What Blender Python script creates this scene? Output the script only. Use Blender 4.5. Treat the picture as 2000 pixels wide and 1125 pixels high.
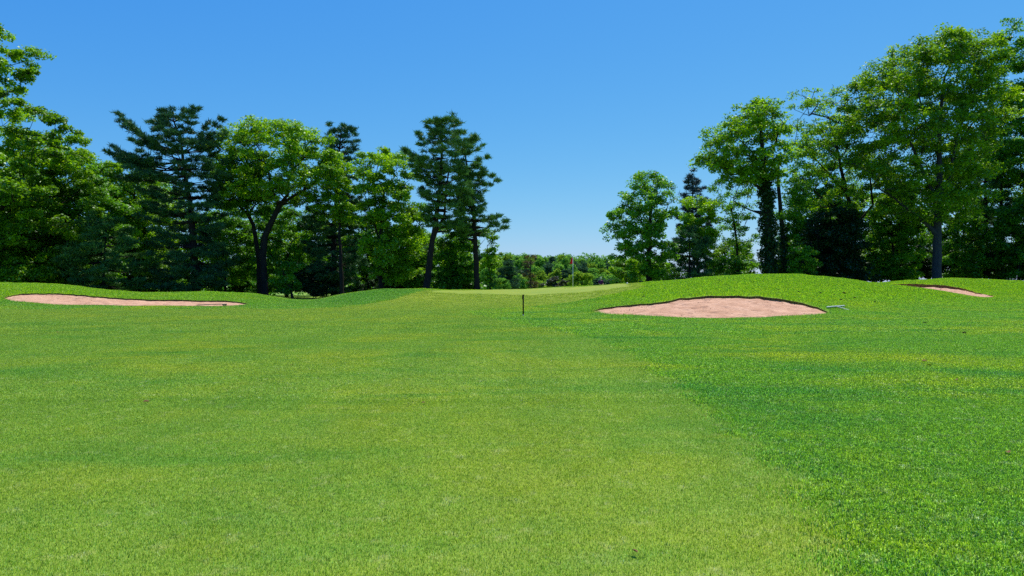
import bpy, math, random
import numpy as np
from mathutils import Vector, Euler, Matrix

for o in list(bpy.data.objects):
    bpy.data.objects.remove(o, do_unlink=True)
scene = bpy.context.scene
COL = scene.collection
R = math.radians

# ------------------------------------------------------------------ camera
EYE = 1.6
F = 1333.0            # focal length in photograph pixels (2000 wide)
HY = 545.0            # row of the horizon in the photograph
cam_data = bpy.data.cameras.new('camera')
cam_data.sensor_width = 36.0
cam_data.lens = 36.0 * F / 2000.0
cam_data.shift_y = -(562.5 - HY) / 2000.0
cam_data.clip_start = 0.1
cam_data.clip_end = 5000.0
cam = bpy.data.objects.new('camera', cam_data)
cam.location = (0, 0, EYE)
cam.rotation_euler = (R(90), 0, 0)
COL.objects.link(cam)
scene.camera = cam

# ------------------------------------------------------------------ light
SUN_EL = 64.0
SUN_AZ = 32.0         # degrees clockwise from +Y (the viewing direction)
world = bpy.data.worlds.new('World')
scene.world = world
world.use_nodes = True
wn, wl = world.node_tree.nodes, world.node_tree.links
wn.clear()
sky = wn.new('ShaderNodeTexSky')
sky.sky_type = 'NISHITA'
sky.sun_disc = False
sky.sun_elevation = R(SUN_EL)
sky.sun_rotation = R(SUN_AZ)
sky.altitude = 0
sky.air_density = 1.0
sky.dust_density = 0.3
sky.ozone_density = 3.0
sep = wn.new('ShaderNodeSeparateColor'); grade = wn.new('ShaderNodeCombineColor')
wl.new(sky.outputs[0], sep.inputs[0])
SKY_S = 0.115
for ch, (ref, tgt, pw_) in enumerate(((0.252, 0.089, 1.40), (0.402, 0.361, 0.78), (0.69, 0.847, 0.22))):   # camera colour response
    m1_ = wn.new('ShaderNodeMath'); m1_.operation = 'MULTIPLY'; m1_.inputs[1].default_value = SKY_S / ref
    m2_ = wn.new('ShaderNodeMath'); m2_.operation = 'POWER'; m2_.inputs[1].default_value = pw_
    m3_ = wn.new('ShaderNodeMath'); m3_.operation = 'MULTIPLY'; m3_.inputs[1].default_value = tgt / SKY_S * 0.785
    wl.new(sep.outputs[ch], m1_.inputs[0]); wl.new(m1_.outputs[0], m2_.inputs[0]); wl.new(m2_.outputs[0], m3_.inputs[0])
    wl.new(m3_.outputs[0], grade.inputs[ch])
bgd = wn.new('ShaderNodeBackground')
bgd.inputs['Strength'].default_value = SKY_S
wout = wn.new('ShaderNodeOutputWorld')
wl.new(grade.outputs[0], bgd.inputs['Color'])
wl.new(bgd.outputs[0], wout.inputs['Surface'])

sun_data = bpy.data.lights.new('sun', 'SUN')
sun_data.energy = 4.8
sun_data.angle = R(0.53)
sun_data.color = (1.0, 0.95, 0.86)
sun = bpy.data.objects.new('sun', sun_data)
sdir = Vector((math.sin(R(SUN_AZ)) * math.cos(R(SUN_EL)), math.cos(R(SUN_AZ)) * math.cos(R(SUN_EL)), math.sin(R(SUN_EL))))
sun.rotation_euler = sdir.to_track_quat('Z', 'Y').to_euler()
COL.objects.link(sun)

scene.view_settings.view_transform = 'Standard'
scene.view_settings.look = 'None'
scene.view_settings.exposure = 0.35
scene.view_settings.gamma = 1.0
scene.view_settings.use_curve_mapping = False
scene.cycles.max_bounces = 8
scene.cycles.transparent_max_bounces = 4
scene.cycles.diffuse_bounces = 4
scene.cycles.transmission_bounces = 6
scene.cycles.use_denoising = False
scene.cycles.sample_clamp_indirect = 3.0
scene.cycles.sample_clamp_direct = 6.0

# ------------------------------------------------------------------ helpers
def tag(o, label=None, cat=None, group=None, kind=None):
    if label: o['label'] = label
    if cat: o['category'] = cat
    if group: o['group'] = group
    if kind: o['kind'] = kind
    return o

def mesh_np(name, verts, faces, mats=(), attr=None, smooth=False, sizes=None, parent=None, link=True):
    """verts (n,3); faces: (m,k) array, or flat array with sizes"""
    me = bpy.data.meshes.new(name)
    verts = np.asarray(verts, dtype=np.float32)
    me.vertices.add(len(verts)); me.vertices.foreach_set('co', verts.ravel())
    if sizes is None:
        faces = np.asarray(faces, dtype=np.int32)
        m, k = faces.shape
        sizes = np.full(m, k, dtype=np.int32)
        flat = faces.ravel()
    else:
        flat = np.asarray(faces, dtype=np.int32); m = len(sizes)
    me.loops.add(len(flat)); me.loops.foreach_set('vertex_index', flat)
    starts = np.concatenate([[0], np.cumsum(sizes)[:-1]]).astype(np.int32)
    me.polygons.add(m)
    me.polygons.foreach_set('loop_start', starts)
    me.polygons.foreach_set('loop_total', np.asarray(sizes, dtype=np.int32))
    if smooth: me.polygons.foreach_set('use_smooth', np.ones(m, dtype=bool))
    me.update(calc_edges=True)
    if attr:
        for nm, vals in attr.items():
            a = me.attributes.new(nm, 'FLOAT', 'POINT')
            a.data.foreach_set('value', np.asarray(vals, dtype=np.float32))
    for mt in mats: me.materials.append(mt)
    o = bpy.data.objects.new(name, me)
    if link: COL.objects.link(o)
    if parent is not None: o.parent = parent
    return o

def empty(name, loc, rz=0.0):
    o = bpy.data.objects.new(name, None)
    o.empty_display_size = 0.3
    o.location = loc; o.rotation_euler = (0, 0, rz)
    COL.objects.link(o)
    return o

# ------------------------------------------------------------------ materials
def new_mat(name):
    m = bpy.data.materials.new(name); m.use_nodes = True
    m.node_tree.nodes.clear()
    return m, m.node_tree.nodes, m.node_tree.links

def N(nodes, kind, **kw):
    n = nodes.new(kind)
    for k, v in kw.items(): setattr(n, k, v)
    return n

def ramp(nodes, stops):
    r = nodes.new('ShaderNodeValToRGB')
    e = r.color_ramp.elements
    while len(e) > 1: e.remove(e[-1])
    e[0].position = stops[0][0]; e[0].color = (*stops[0][1], 1)
    for p, c in stops[1:]:
        x = e.new(p); x.color = (*c, 1)
    return r

def mixc(nodes, links, a, b, fac, blend='MIX'):
    m = nodes.new('ShaderNodeMix'); m.data_type = 'RGBA'; m.blend_type = blend
    for sock, v in ((m.inputs[6], a), (m.inputs[7], b)):
        if isinstance(v, tuple): sock.default_value = (*v, 1)
        else: links.new(v, sock)
    if isinstance(fac, (int, float)): m.inputs[0].default_value = fac
    else: links.new(fac, m.inputs[0])
    return m.outputs[2]

def noise(nodes, links, vec, scale, detail=3, rough=0.55, dist=0.0):
    n = nodes.new('ShaderNodeTexNoise')
    n.inputs['Scale'].default_value = scale; n.inputs['Detail'].default_value = detail
    n.inputs['Roughness'].default_value = rough; n.inputs['Distortion'].default_value = dist
    links.new(vec, n.inputs['Vector'])
    return n.outputs['Fac']

def maprange(nodes, links, v, a, b, c=0.0, d=1.0):
    n = nodes.new('ShaderNodeMapRange')
    links.new(v, n.inputs[0])
    for i, x in zip((1, 2, 3, 4), (a, b, c, d)): n.inputs[i].default_value = x
    return n.outputs[0]

def turf_colour(nodes, links, cols, mound=None):
    """world-position turf colour; cols = base, yellow, deep, straw"""
    geo = nodes.new('ShaderNodeNewGeometry')
    pos = geo.outputs['Position']
    base, yellow, deep, straw = cols
    n1 = noise(nodes, links, pos, 0.22, 4, 0.6, 0.6)
    n2 = noise(nodes, links, pos, 0.9, 4, 0.6, 0.3)
    mp = nodes.new('ShaderNodeMapping'); mp.inputs['Location'].default_value = (31.7, 12.3, 4)
    mp.inputs['Scale'].default_value = (0.5, 1.5, 1)
    mp.inputs['Rotation'].default_value = (0, 0, 0.25)
    links.new(pos, mp.inputs['Vector'])
    n3 = noise(nodes, links, mp.outputs[0], 0.45, 4, 0.6, 0.4)
    n4 = noise(nodes, links, pos, 5.0, 3, 0.65)
    c = mixc(nodes, links, base, yellow, maprange(nodes, links, n1, 0.47, 0.66))
    c = mixc(nodes, links, c, deep, maprange(nodes, links, n3, 0.50, 0.66))
    c = mixc(nodes, links, c, yellow, maprange(nodes, links, n2, 0.55, 0.75, 0, 0.6))
    c = mixc(nodes, links, c, straw, maprange(nodes, links, n4, 0.56, 0.76, 0, 0.45))
    if mound is not None:
        sx = nodes.new('ShaderNodeSeparateXYZ'); links.new(pos, sx.inputs[0])
        if len(mound) > 2:      # approach to the green, mown shorter and drier; faint mower passes down the fairway
            wv = nodes.new('ShaderNodeTexWave'); wv.bands_direction = 'X'; wv.inputs['Scale'].default_value = 0.155
            wv.inputs['Distortion'].default_value = 1.2; wv.inputs['Detail'].default_value = 2; wv.inputs['Detail Scale'].default_value = 0.4
            mw = nodes.new('ShaderNodeMapping'); mw.inputs['Rotation'].default_value = (0, 0, 0.03); links.new(pos, mw.inputs[0]); links.new(mw.outputs[0], wv.inputs[0])
            c = mixc(nodes, links, c, (1.045, 1.035, 1.03), maprange(nodes, links, wv.outputs['Fac'], 0.35, 0.65, 0, 1), 'MULTIPLY')
            mz = maprange(nodes, links, sx.outputs[1], 18, 46, 0, 0.8)
        else:
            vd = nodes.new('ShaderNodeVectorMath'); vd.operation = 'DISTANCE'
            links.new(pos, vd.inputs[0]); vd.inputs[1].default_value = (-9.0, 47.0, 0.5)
            face_light = maprange(nodes, links, vd.outputs['Value'], 4.0, 8.0, 0.05, 1.0)  # shade on the left mound's face, painted as darker turf
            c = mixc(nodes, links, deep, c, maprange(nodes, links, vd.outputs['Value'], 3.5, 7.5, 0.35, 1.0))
            mz_ = maprange(nodes, links, sx.outputs[2], 0.05, 0.7, 0, 0.82)  # sunlit brightness of raised ground, painted into the turf by height
            mm_ = nodes.new('ShaderNodeMath'); mm_.operation = 'MULTIPLY'; links.new(face_light, mm_.inputs[0]); links.new(mz_, mm_.inputs[1]); mz = mm_.outputs[0]
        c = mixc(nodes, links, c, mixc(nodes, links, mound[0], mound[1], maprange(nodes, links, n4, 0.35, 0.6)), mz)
    return c, pos

ROUGH_C = ((0.195, 0.410, 0.014), (0.330, 0.465, 0.010), (0.120, 0.345, 0.018), (0.54, 0.56, 0.17))
FAIR_C = ((0.260, 0.420, 0.028), (0.350, 0.455, 0.020), (0.190, 0.380, 0.024), (0.52, 0.54, 0.17))
APPR_C = ((0.330, 0.445, 0.022), (0.380, 0.465, 0.040), 'far')
GREEN_C = ((0.185, 0.275, 0.010), (0.230, 0.290, 0.008), (0.155, 0.250, 0.014), (0.23, 0.28, 0.04))

def turf_ground_mat(name, cols, soil=0.3, mound=None, thatch=1.0):
    m, n, l = new_mat(name)
    c, pos = turf_colour(n, l, cols, mound)
    c = mixc(n, l, c, (thatch, thatch*0.95, thatch), 1.0, 'MULTIPLY')
    fine = noise(n, l, pos, 60, 3, 0.7)
    med = noise(n, l, pos, 14, 4, 0.7)
    c = mixc(n, l, c, (0.06, 0.06, 0.02), maprange(n, l, fine, 0.35, 0.6, soil, 0))
    c = mixc(n, l, c, (0.35, 0.5, 0.12), maprange(n, l, fine, 0.60, 0.8, 0, 0.25))
    b = n.new('ShaderNodeBsdfPrincipled')
    b.inputs['Roughness'].default_value = 0.8
    b.inputs['Specular IOR Level'].default_value = 0.25
    l.new(c, b.inputs['Base Color'])
    bp = n.new('ShaderNodeBump'); bp.inputs['Strength'].default_value = 0.6; bp.inputs['Distance'].default_value = 0.02
    add = n.new('ShaderNodeMath'); add.operation = 'ADD'
    l.new(fine, add.inputs[0]); l.new(med, add.inputs[1])
    l.new(add.outputs[0], bp.inputs['Height']); l.new(bp.outputs[0], b.inputs['Normal'])
    o = n.new('ShaderNodeOutputMaterial'); l.new(b.outputs[0], o.inputs[0])
    return m

def blade_mat(name, cols, gain=1.0, mound=None):
    m, n, l = new_mat(name)
    c, pos = turf_colour(n, l, cols, mound)
    at = n.new('ShaderNodeAttribute'); at.attribute_name = 'v'
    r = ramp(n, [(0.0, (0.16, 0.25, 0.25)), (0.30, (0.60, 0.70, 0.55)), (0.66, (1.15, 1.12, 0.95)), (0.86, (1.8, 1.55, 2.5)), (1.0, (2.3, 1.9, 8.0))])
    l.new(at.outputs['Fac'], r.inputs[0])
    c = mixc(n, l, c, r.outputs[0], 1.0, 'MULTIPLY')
    c = mixc(n, l, c, (gain, gain, gain), 1.0, 'MULTIPLY')
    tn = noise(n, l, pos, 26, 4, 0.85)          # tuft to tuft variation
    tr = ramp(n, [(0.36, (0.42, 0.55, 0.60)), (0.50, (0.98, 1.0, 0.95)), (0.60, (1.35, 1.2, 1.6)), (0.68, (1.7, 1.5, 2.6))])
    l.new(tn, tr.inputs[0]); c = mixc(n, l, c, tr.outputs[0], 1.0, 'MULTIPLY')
    d = n.new('ShaderNodeBsdfDiffuse'); l.new(c, d.inputs[0])
    t = n.new('ShaderNodeBsdfTranslucent'); l.new(c, t.inputs[0])
    g = n.new('ShaderNodeBsdfGlossy'); g.inputs['Roughness'].default_value = 0.42; g.inputs[0].default_value = (1, 1, 1, 1)
    m1 = n.new('ShaderNodeMixShader'); m1.inputs[0].default_value = 0.42
    l.new(d.outputs[0], m1.inputs[1]); l.new(t.outputs[0], m1.inputs[2])
    m2 = n.new('ShaderNodeMixShader'); m2.inputs[0].default_value = 0.035
    l.new(m1.outputs[0], m2.inputs[1]); l.new(g.outputs[0], m2.inputs[2])
    o = n.new('ShaderNodeOutputMaterial'); l.new(m2.outputs[0], o.inputs[0])
    return m

def leaf_mat(name, dark, light, trans=0.45, gloss=0.03, tint=(1.5, 1.35, 0.7)):
    m, n, l = new_mat(name)
    at = n.new('ShaderNodeAttribute'); at.attribute_name = 'v'
    r = ramp(n, [(0.0, dark), (0.75, light), (1.0, tuple(x * y for x, y in zip(light, (1.45, 1.2, 1.0))))])
    l.new(at.outputs['Fac'], r.inputs[0])
    c = r.outputs[0]
    d = n.new('ShaderNodeBsdfDiffuse'); l.new(c, d.inputs[0])
    t = n.new('ShaderNodeBsdfTranslucent')
    ct = mixc(n, l, c, tint, 1.0, 'MULTIPLY'); l.new(ct, t.inputs[0])
    g = n.new('ShaderNodeBsdfGlossy'); g.inputs['Roughness'].default_value = 0.42; g.inputs[0].default_value = (0.9, 1, 0.95, 1)
    m1 = n.new('ShaderNodeMixShader'); m1.inputs[0].default_value = trans
    l.new(d.outputs[0], m1.inputs[1]); l.new(t.outputs[0], m1.inputs[2])
    m2 = n.new('ShaderNodeMixShader'); m2.inputs[0].default_value = gloss
    l.new(m1.outputs[0], m2.inputs[1]); l.new(g.outputs[0], m2.inputs[2])
    o = n.new('ShaderNodeOutputMaterial'); l.new(m2.outputs[0], o.inputs[0])
    return m

def bark_mat(name, a, b):
    m, n, l = new_mat(name)
    tc = n.new('ShaderNodeTexCoord')
    mp = n.new('ShaderNodeMapping'); mp.inputs['Scale'].default_value = (6, 6, 1.2)
    l.new(tc.outputs['Object'], mp.inputs[0])
    f = noise(n, l, mp.outputs[0], 2.0, 5, 0.7)
    c = mixc(n, l, a, b, maprange(n, l, f, 0.35, 0.65))
    p = n.new('ShaderNodeBsdfPrincipled'); p.inputs['Roughness'].default_value = 0.9
    p.inputs['Specular IOR Level'].default_value = 0.15
    l.new(c, p.inputs['Base Color'])
    bp = n.new('ShaderNodeBump'); bp.inputs['Strength'].default_value = 0.8; bp.inputs['Distance'].default_value = 0.05
    l.new(f, bp.inputs['Height']); l.new(bp.outputs[0], p.inputs['Normal'])
    o = n.new('ShaderNodeOutputMaterial'); l.new(p.outputs[0], o.inputs[0])
    return m

def plain_mat(name, col, rough=0.5, spec=0.4, var=0.15, metal=0.0):
    m, n, l = new_mat(name)
    tc = n.new('ShaderNodeTexCoord')
    f = noise(n, l, tc.outputs['Object'], 12, 4, 0.65)
    c = mixc(n, l, tuple(x * (1 - var) for x in col), tuple(min(1, x * (1 + var)) for x in col), f)
    p = n.new('ShaderNodeBsdfPrincipled'); p.inputs['Roughness'].default_value = rough
    p.inputs['Specular IOR Level'].default_value = spec; p.inputs['Metallic'].default_value = metal
    l.new(c, p.inputs['Base Color'])
    o = n.new('ShaderNodeOutputMaterial'); l.new(p.outputs[0], o.inputs[0])
    return m

def sand_mat():
    m, n, l = new_mat('bunker_sand')
    geo = n.new('ShaderNodeNewGeometry'); pos = geo.outputs['Position']
    a = noise(n, l, pos, 1.1, 4, 0.6, 0.5)
    b = noise(n, l, pos, 9, 5, 0.7)
    f = noise(n, l, pos, 120, 2, 0.6)
    c = mixc(n, l, (0.49, 0.278, 0.172), (0.63, 0.385, 0.252), maprange(n, l, a, 0.35, 0.65))
    c = mixc(n, l, c, (0.29, 0.14, 0.075), maprange(n, l, b, 0.50, 0.72, 0, 0.65))
    c = mixc(n, l, c, (0.66, 0.44, 0.31), maprange(n, l, f, 0.55, 0.8, 0, 0.5))
    p = n.new('ShaderNodeBsdfPrincipled'); p.inputs['Roughness'].default_value = 0.95
    p.inputs['Specular IOR Level'].default_value = 0.1
    # rake furrows and footprints as relief, furrow shading repeated in the colour
    mp = n.new('ShaderNodeMapping'); mp.inputs['Scale'].default_value = (1.2, 7, 1); mp.inputs['Rotation'].default_value = (0, 0, 0.2)
    l.new(pos, mp.inputs[0])
    rk = noise(n, l, mp.outputs[0], 3.0, 3, 0.6)
    c = mixc(n, l, c, (0.66, 0.60, 0.56), maprange(n, l, rk, 0.50, 0.64, 0, 0.75), 'MULTIPLY')  # furrow shade painted darker, sand between painted lighter
    c = mixc(n, l, c, (1.18, 1.20, 1.24), maprange(n, l, rk, 0.47, 0.36, 0, 0.8), 'MULTIPLY')
    l.new(c, p.inputs['Base Color'])
    s1 = n.new('ShaderNodeMath'); s1.operation = 'ADD'; l.new(rk, s1.inputs[0]); l.new(b, s1.inputs[1])
    bp = n.new('ShaderNodeBump'); bp.inputs['Strength'].default_value = 0.9; bp.inputs['Distance'].default_value = 0.06
    l.new(s1.outputs[0], bp.inputs['Height']); l.new(bp.outputs[0], p.inputs['Normal'])
    o = n.new('ShaderNodeOutputMaterial'); l.new(p.outputs[0], o.inputs[0])
    return m

MOUND_C = ((0.190, 0.430, 0.001), (0.320, 0.510, 0.0005))  # yellower mound turf with sunlit brightness put into its colour
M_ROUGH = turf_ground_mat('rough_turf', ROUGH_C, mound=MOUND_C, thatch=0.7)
M_FAIR = turf_ground_mat('fairway_turf', FAIR_C, 0.3, APPR_C, thatch=0.75)
M_GREEN = turf_ground_mat('putting_turf', GREEN_C, 0.05)
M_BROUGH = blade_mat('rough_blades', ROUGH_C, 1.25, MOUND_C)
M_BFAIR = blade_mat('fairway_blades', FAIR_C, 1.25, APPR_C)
M_SAND = sand_mat()
M_SOILR = bark_mat('red_brown_soil', (0.12, 0.045, 0.02), (0.24, 0.10, 0.05))
M_SOIL = bark_mat('lip_soil', (0.06, 0.045, 0.02), (0.12, 0.075, 0.035))
M_BARK = bark_mat('grey_brown_bark', (0.014, 0.012, 0.010), (0.038, 0.032, 0.028))
M_BARKP = bark_mat('pine_bark', (0.014, 0.010, 0.009), (0.036, 0.027, 0.024))
M_OAK = leaf_mat('oak_leaves', (0.03784, 0.1138, 0.00344), (0.1676, 0.3568, 0.005779))
M_YEL = leaf_mat('fresh_yellow_green_leaves', (0.045, 0.1305, 0.0036), (0.2089, 0.4424, 0.006048))
M_MAP = leaf_mat('maple_leaves', (0.02772, 0.1063, 0.00504), (0.121, 0.3347, 0.008467))
M_DRK = leaf_mat('dark_glossy_leaves', (0.008, 0.030, 0.008), (0.022, 0.070, 0.014), 0.25, 0.03)
M_IVY = leaf_mat('ivy_leaves', (0.008, 0.035, 0.006), (0.025, 0.080, 0.010), 0.25, 0.025)
M_PIN = leaf_mat('white_pine_needles', (0.0286, 0.0975, 0.0208), (0.104, 0.2405, 0.0455), 0.2, 0.02, (1.1, 1.2, 0.9))
M_PIND = leaf_mat('dark_pine_needles', (0.0196, 0.07, 0.0252), (0.0588, 0.161, 0.0504), 0.15, 0.02, (1.1, 1.2, 0.9))
M_SPR = leaf_mat('blue_spruce_needles', (0.015, 0.035, 0.035), (0.04, 0.075, 0.07), 0.15, 0.05, (1, 1, 1))
M_FAR = leaf_mat('far_leaves', (0.055, 0.165, 0.035), (0.140, 0.340, 0.060), 0.45, 0.0)
M_FARY = leaf_mat('far_yellow_leaves', (0.085, 0.180, 0.025), (0.210, 0.370, 0.040), 0.45, 0.0)
M_FARD = leaf_mat('far_dark_needles', (0.024, 0.070, 0.040), (0.055, 0.130, 0.070), 0.2, 0.0)

# ------------------------------------------------------------------ terrain height
# profile columns: photograph column -> (distance, photograph row) knots; 'z' knots beyond are heights
def Zr(d, py): return EYE - (py - HY) / F * d
near = [(-80, 0), (0, 0), (12, 0), (24, 0)]
def C(knots, tail): return [(d, z) for d, z in near] + [(d, Zr(d, p)) for d, p in knots] + tail
LT = [(66, -0.35), (75, -0.5), (90, -0.6), (120, -1.5), (160, -3), (250, -1), (400, 3), (900, 6)]
MT = [(70, 0.15), (80, -0.08), (92, -1.2), (120, -4.5), (160, -6.5), (220, -4), (300, 0), (400, 1), (900, 2)]
RT = [(60, 1.0), (70, 0.9), (85, 0.6), (110, 0), (160, -2), (300, -3), (900, -5)]
cols = {
 -1500: C([(34, 607.7), (38, 601), (46, 574), (53, 556), (57, 554)], LT),
 -300: C([(34, 607.7), (37.5, 602), (41, 594), (46, 574), (52, 555), (55, 551)], LT),
 0:    C([(34, 607.7), (37.5, 602), (40, 596.5), (46, 574), (52, 555), (54.5, 552)], LT),
 100:  C([(34, 607.7), (37.5, 602), (39.5, 596), (46, 573.5), (50, 559), (53.5, 555)], LT),
 200:  C([(34, 607.7), (37.5, 602), (39.2, 597.5), (45.5, 578), (49, 569), (52, 566)], LT),
 300:  C([(34, 607.7), (37, 603), (38.8, 598.5), (44.5, 583.5), (48, 574), (51, 572)], LT),
 400:  C([(34, 607.7), (37, 603), (38.5, 598.8), (44, 586), (47, 575), (50, 571)], LT),
 480:  C([(34, 607.7), (37, 603), (39.5, 597), (44, 586), (47, 577), (50, 573.5)], LT),
 540:  C([(34, 607.7), (37, 603), (41, 596), (46, 586), (50, 581)], LT),
 597:  C([(34, 607.7), (38, 601.3), (44, 594), (50, 589), (54, 587.5)], LT),
 650:  C([(34, 607.7), (37, 603), (41, 597), (46, 586), (51, 579.5)], LT),
 700:  C([(34, 607.7), (37, 602.5), (42, 592), (47, 579), (51, 571)], LT),
 760:  C([(34, 607.5), (37, 601.5), (42, 588), (47, 573), (52, 565.5)], LT),
 820:  C([(34, 607.3), (37, 601), (42, 588), (47, 575), (52, 566), (56, 564.5)], LT),
 900:  C([(34, 607.3), (38, 599.5), (43, 586.5), (48, 575.5), (54, 568), (59, 566.5)], MT),
 1000: C([(34, 607), (38, 598), (43, 585), (48, 574.5), (54, 567), (59, 565.3)], MT),
 1100: C([(30, 615.5), (34, 606), (38, 595.5), (43, 581.5), (48, 570.5), (54, 562.3), (59, 560.8)], MT),
 1170: C([(28, 620.5), (31, 610), (34, 602), (38, 589), (42, 577), (46, 568), (50, 563), (54, 559), (58, 557.5)], MT),
 1220: C([(28, 620.8), (31, 607), (34, 597), (38, 583), (42, 571), (46, 562), (50, 557), (54, 554.5), (57, 554)], RT),
 1270: C([(28, 621), (31, 604), (33, 593.5), (36, 581), (40, 567), (45, 556), (50, 551.8), (54, 551.8)], RT),
 1330: C([(27.8, 621.4), (30.5, 603), (33.5, 583), (37, 565), (41, 552.5), (46, 546.5), (50, 547)], RT),
 1400: C([(27.8, 621.5), (31, 597), (34, 577.5), (37, 560), (40, 546.5), (44, 539.8), (48, 542)], RT),
 1470: C([(27.9, 620.5), (31, 597), (34, 578), (37, 558), (40, 543.5), (43.5, 537), (48, 541)], RT),
 1540: C([(28.1, 618.5), (30.5, 603), (33.5, 583.5), (37, 560), (40, 544), (43.5, 536.5), (48, 541)], RT),
 1600: C([(28.5, 615.5), (30.5, 605), (34, 583), (38, 560), (41, 546), (44, 540), (48, 544)], RT),
 1660: C([(28, 618.5), (31, 606), (35, 584), (39, 563), (42.5, 549.5), (45, 546), (48, 548)], RT),
 1730: C([(28, 619), (31, 608.5), (35, 591), (39, 570), (42, 558), (43.5, 555.5), (46, 556.5), (49, 555), (52, 552.2), (55, 551)], RT),
 1800: C([(28, 619), (31, 610), (35, 595.5), (39, 577), (42.5, 563.5), (43.6, 563.2), (46, 561.5), (49, 556), (52, 549.5), (55, 547)], RT),
 1860: C([(28, 619.5), (31, 611), (35, 597.5), (38.5, 584), (42, 572.8), (43.2, 573.2), (46, 568), (49, 560.5), (52, 548.5), (55, 544.3)], RT),
 1935: C([(28, 620), (31, 611.5), (35, 598.5), (38.5, 588.5), (41.5, 582.3), (43, 582), (46, 574), (49, 563), (52, 551), (55, 546)], RT),
 2010: C([(28, 620), (31, 611.5), (35, 598.5), (38.5, 589), (41.5, 583), (45, 576), (49, 564), (52, 554), (55, 549.5)], RT),
 2300: C([(28, 620), (35, 600), (41.5, 586), (47, 572), (52, 561), (56, 557)], RT),
 3500: C([(28, 620), (35, 602), (41.5, 590), (47, 580), (52, 572), (56, 568)], RT),
}
def pchip(x, y, xi):
    x = np.asarray(x, float); y = np.asarray(y, float)
    h = np.diff(x); dl = np.diff(y, axis=0) / (h if y.ndim == 1 else h[:, None])
    m = np.zeros_like(y)
    hh = h if y.ndim == 1 else h[:, None]
    w1 = 2 * hh[1:] + hh[:-1]; w2 = hh[1:] + 2 * hh[:-1]
    with np.errstate(divide='ignore', invalid='ignore'):
        mm = (w1 + w2) / (w1 / dl[:-1] + w2 / dl[1:])
    mm = np.where(dl[:-1] * dl[1:] > 0, mm, 0.0)
    m[1:-1] = np.nan_to_num(mm); m[0] = dl[0]; m[-1] = dl[-1]
    i = np.clip(np.searchsorted(x, xi) - 1, 0, len(x) - 2)
    t = (np.clip(xi, x[0], x[-1]) - x[i]) / h[i]
    if y.ndim > 1: t = t[:, None]; hi = h[i][:, None]
    else: hi = h[i]
    return ((2*t**3 - 3*t**2 + 1) * y[i] + (t**3 - 2*t**2 + t) * hi * m[i]
            + (-2*t**3 + 3*t**2) * y[i+1] + (t**3 - t**2) * hi * m[i+1])

DG = np.concatenate([np.arange(-80, 24, 2.0), np.arange(24, 62, 0.25), np.arange(62, 100, 1.0), np.arange(100, 905, 8.0)])
UK = np.array(sorted(cols)); 
Hcols = np.array([pchip([k[0] for k in cols[c]], [k[1] for k in cols[c]], DG) for c in UK])
UG = np.concatenate([np.arange(-1500, -100, 40.0), np.arange(-100, 2110, 10.0), np.arange(2110, 3501, 40.0)])
HG = pchip(UK, Hcols, UG)                    # (nu, nd)
# light blur across the distance axis
k = np.array([1, 2, 1]) / 4.0
Hb = HG.copy(); Hb[:, 1:-1] = HG[:, :-2] * k[0] + HG[:, 1:-1] * k[1] + HG[:, 2:] * k[2]
HG = Hb

def ground_z(x, y):
    x = np.asarray(x, float); y = np.asarray(y, float)
    d = np.maximum(y, 8.0)
    u = np.clip(1000 + F * x / d, UG[0], UG[-1] - 1e-6)
    dd = np.clip(y, DG[0], DG[-1] - 1e-6)
    i = np.clip(np.searchsorted(UG, u, side='right') - 1, 0, len(UG) - 2)
    j = np.clip(np.searchsorted(DG, dd, side='right') - 1, 0, len(DG) - 2)
    a = (u - UG[i]) / (UG[i+1] - UG[i]); b = (dd - DG[j]) / (DG[j+1] - DG[j])
    z = (HG[i, j] * (1-a) * (1-b) + HG[i+1, j] * a * (1-b) + HG[i, j+1] * (1-a) * b + HG[i+1, j+1] * a * b)
    und = 0.020 * np.sin(x * 0.55 + 1.3) * np.sin(y * 0.37 + 0.4) + 0.012 * np.sin(x * 1.3 - y * 0.6)
    m = np.clip((z - 0.1) / 0.4, 0, 1) * np.clip((60 - y) / 4, 0, 1)
    ro = 0.016*np.sin(x*5.1 + 2*np.sin(y*1.7)) * np.sin(y*4.3 + 1.5*np.sin(x*1.3)) + 0.010*np.sin(x*9.7 + y*3.1 + 2*np.sin(y*2.9)) * np.sin(y*8.9 - x*2.3) + 0.022*np.sin(x*1.9 + 1.2*np.sin(y*0.9)) * np.sin(y*2.1 + 0.7)
    return z + und * np.clip(y / 10.0, 0.3, 1) + ro * m

def at(px, py, d):
    return ((px - 1000) / F * d, d, EYE - (py - HY) / F * d)

def hit(px, py, d0=5.0, d1=62.0):
    """first point where the sight line of a photograph pixel meets the ground"""
    ds = np.arange(d0, d1, 0.03)
    x = (px - 1000) / F * ds
    dz = (EYE - (py - HY) / F * ds) - ground_z(x, ds)
    k = np.argmax(dz <= 0)
    if not (dz <= 0).any(): k = int(np.argmin(dz))
    return np.array([x[k], ds[k]])

def smooth_poly(pts, per=8):
    P = np.asarray(pts, float); n = len(P); out = []
    for i in range(n):
        p0, p1, p2, p3 = P[i-1], P[i], P[(i+1) % n], P[(i+2) % n]
        for t in np.linspace(0, 1, per, endpoint=False):
            out.append(0.5 * ((2*p1) + (-p0+p2)*t + (2*p0-5*p1+4*p2-p3)*t*t + (-p0+3*p1-3*p2+p3)*t**3))
    return np.array(out)

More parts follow.
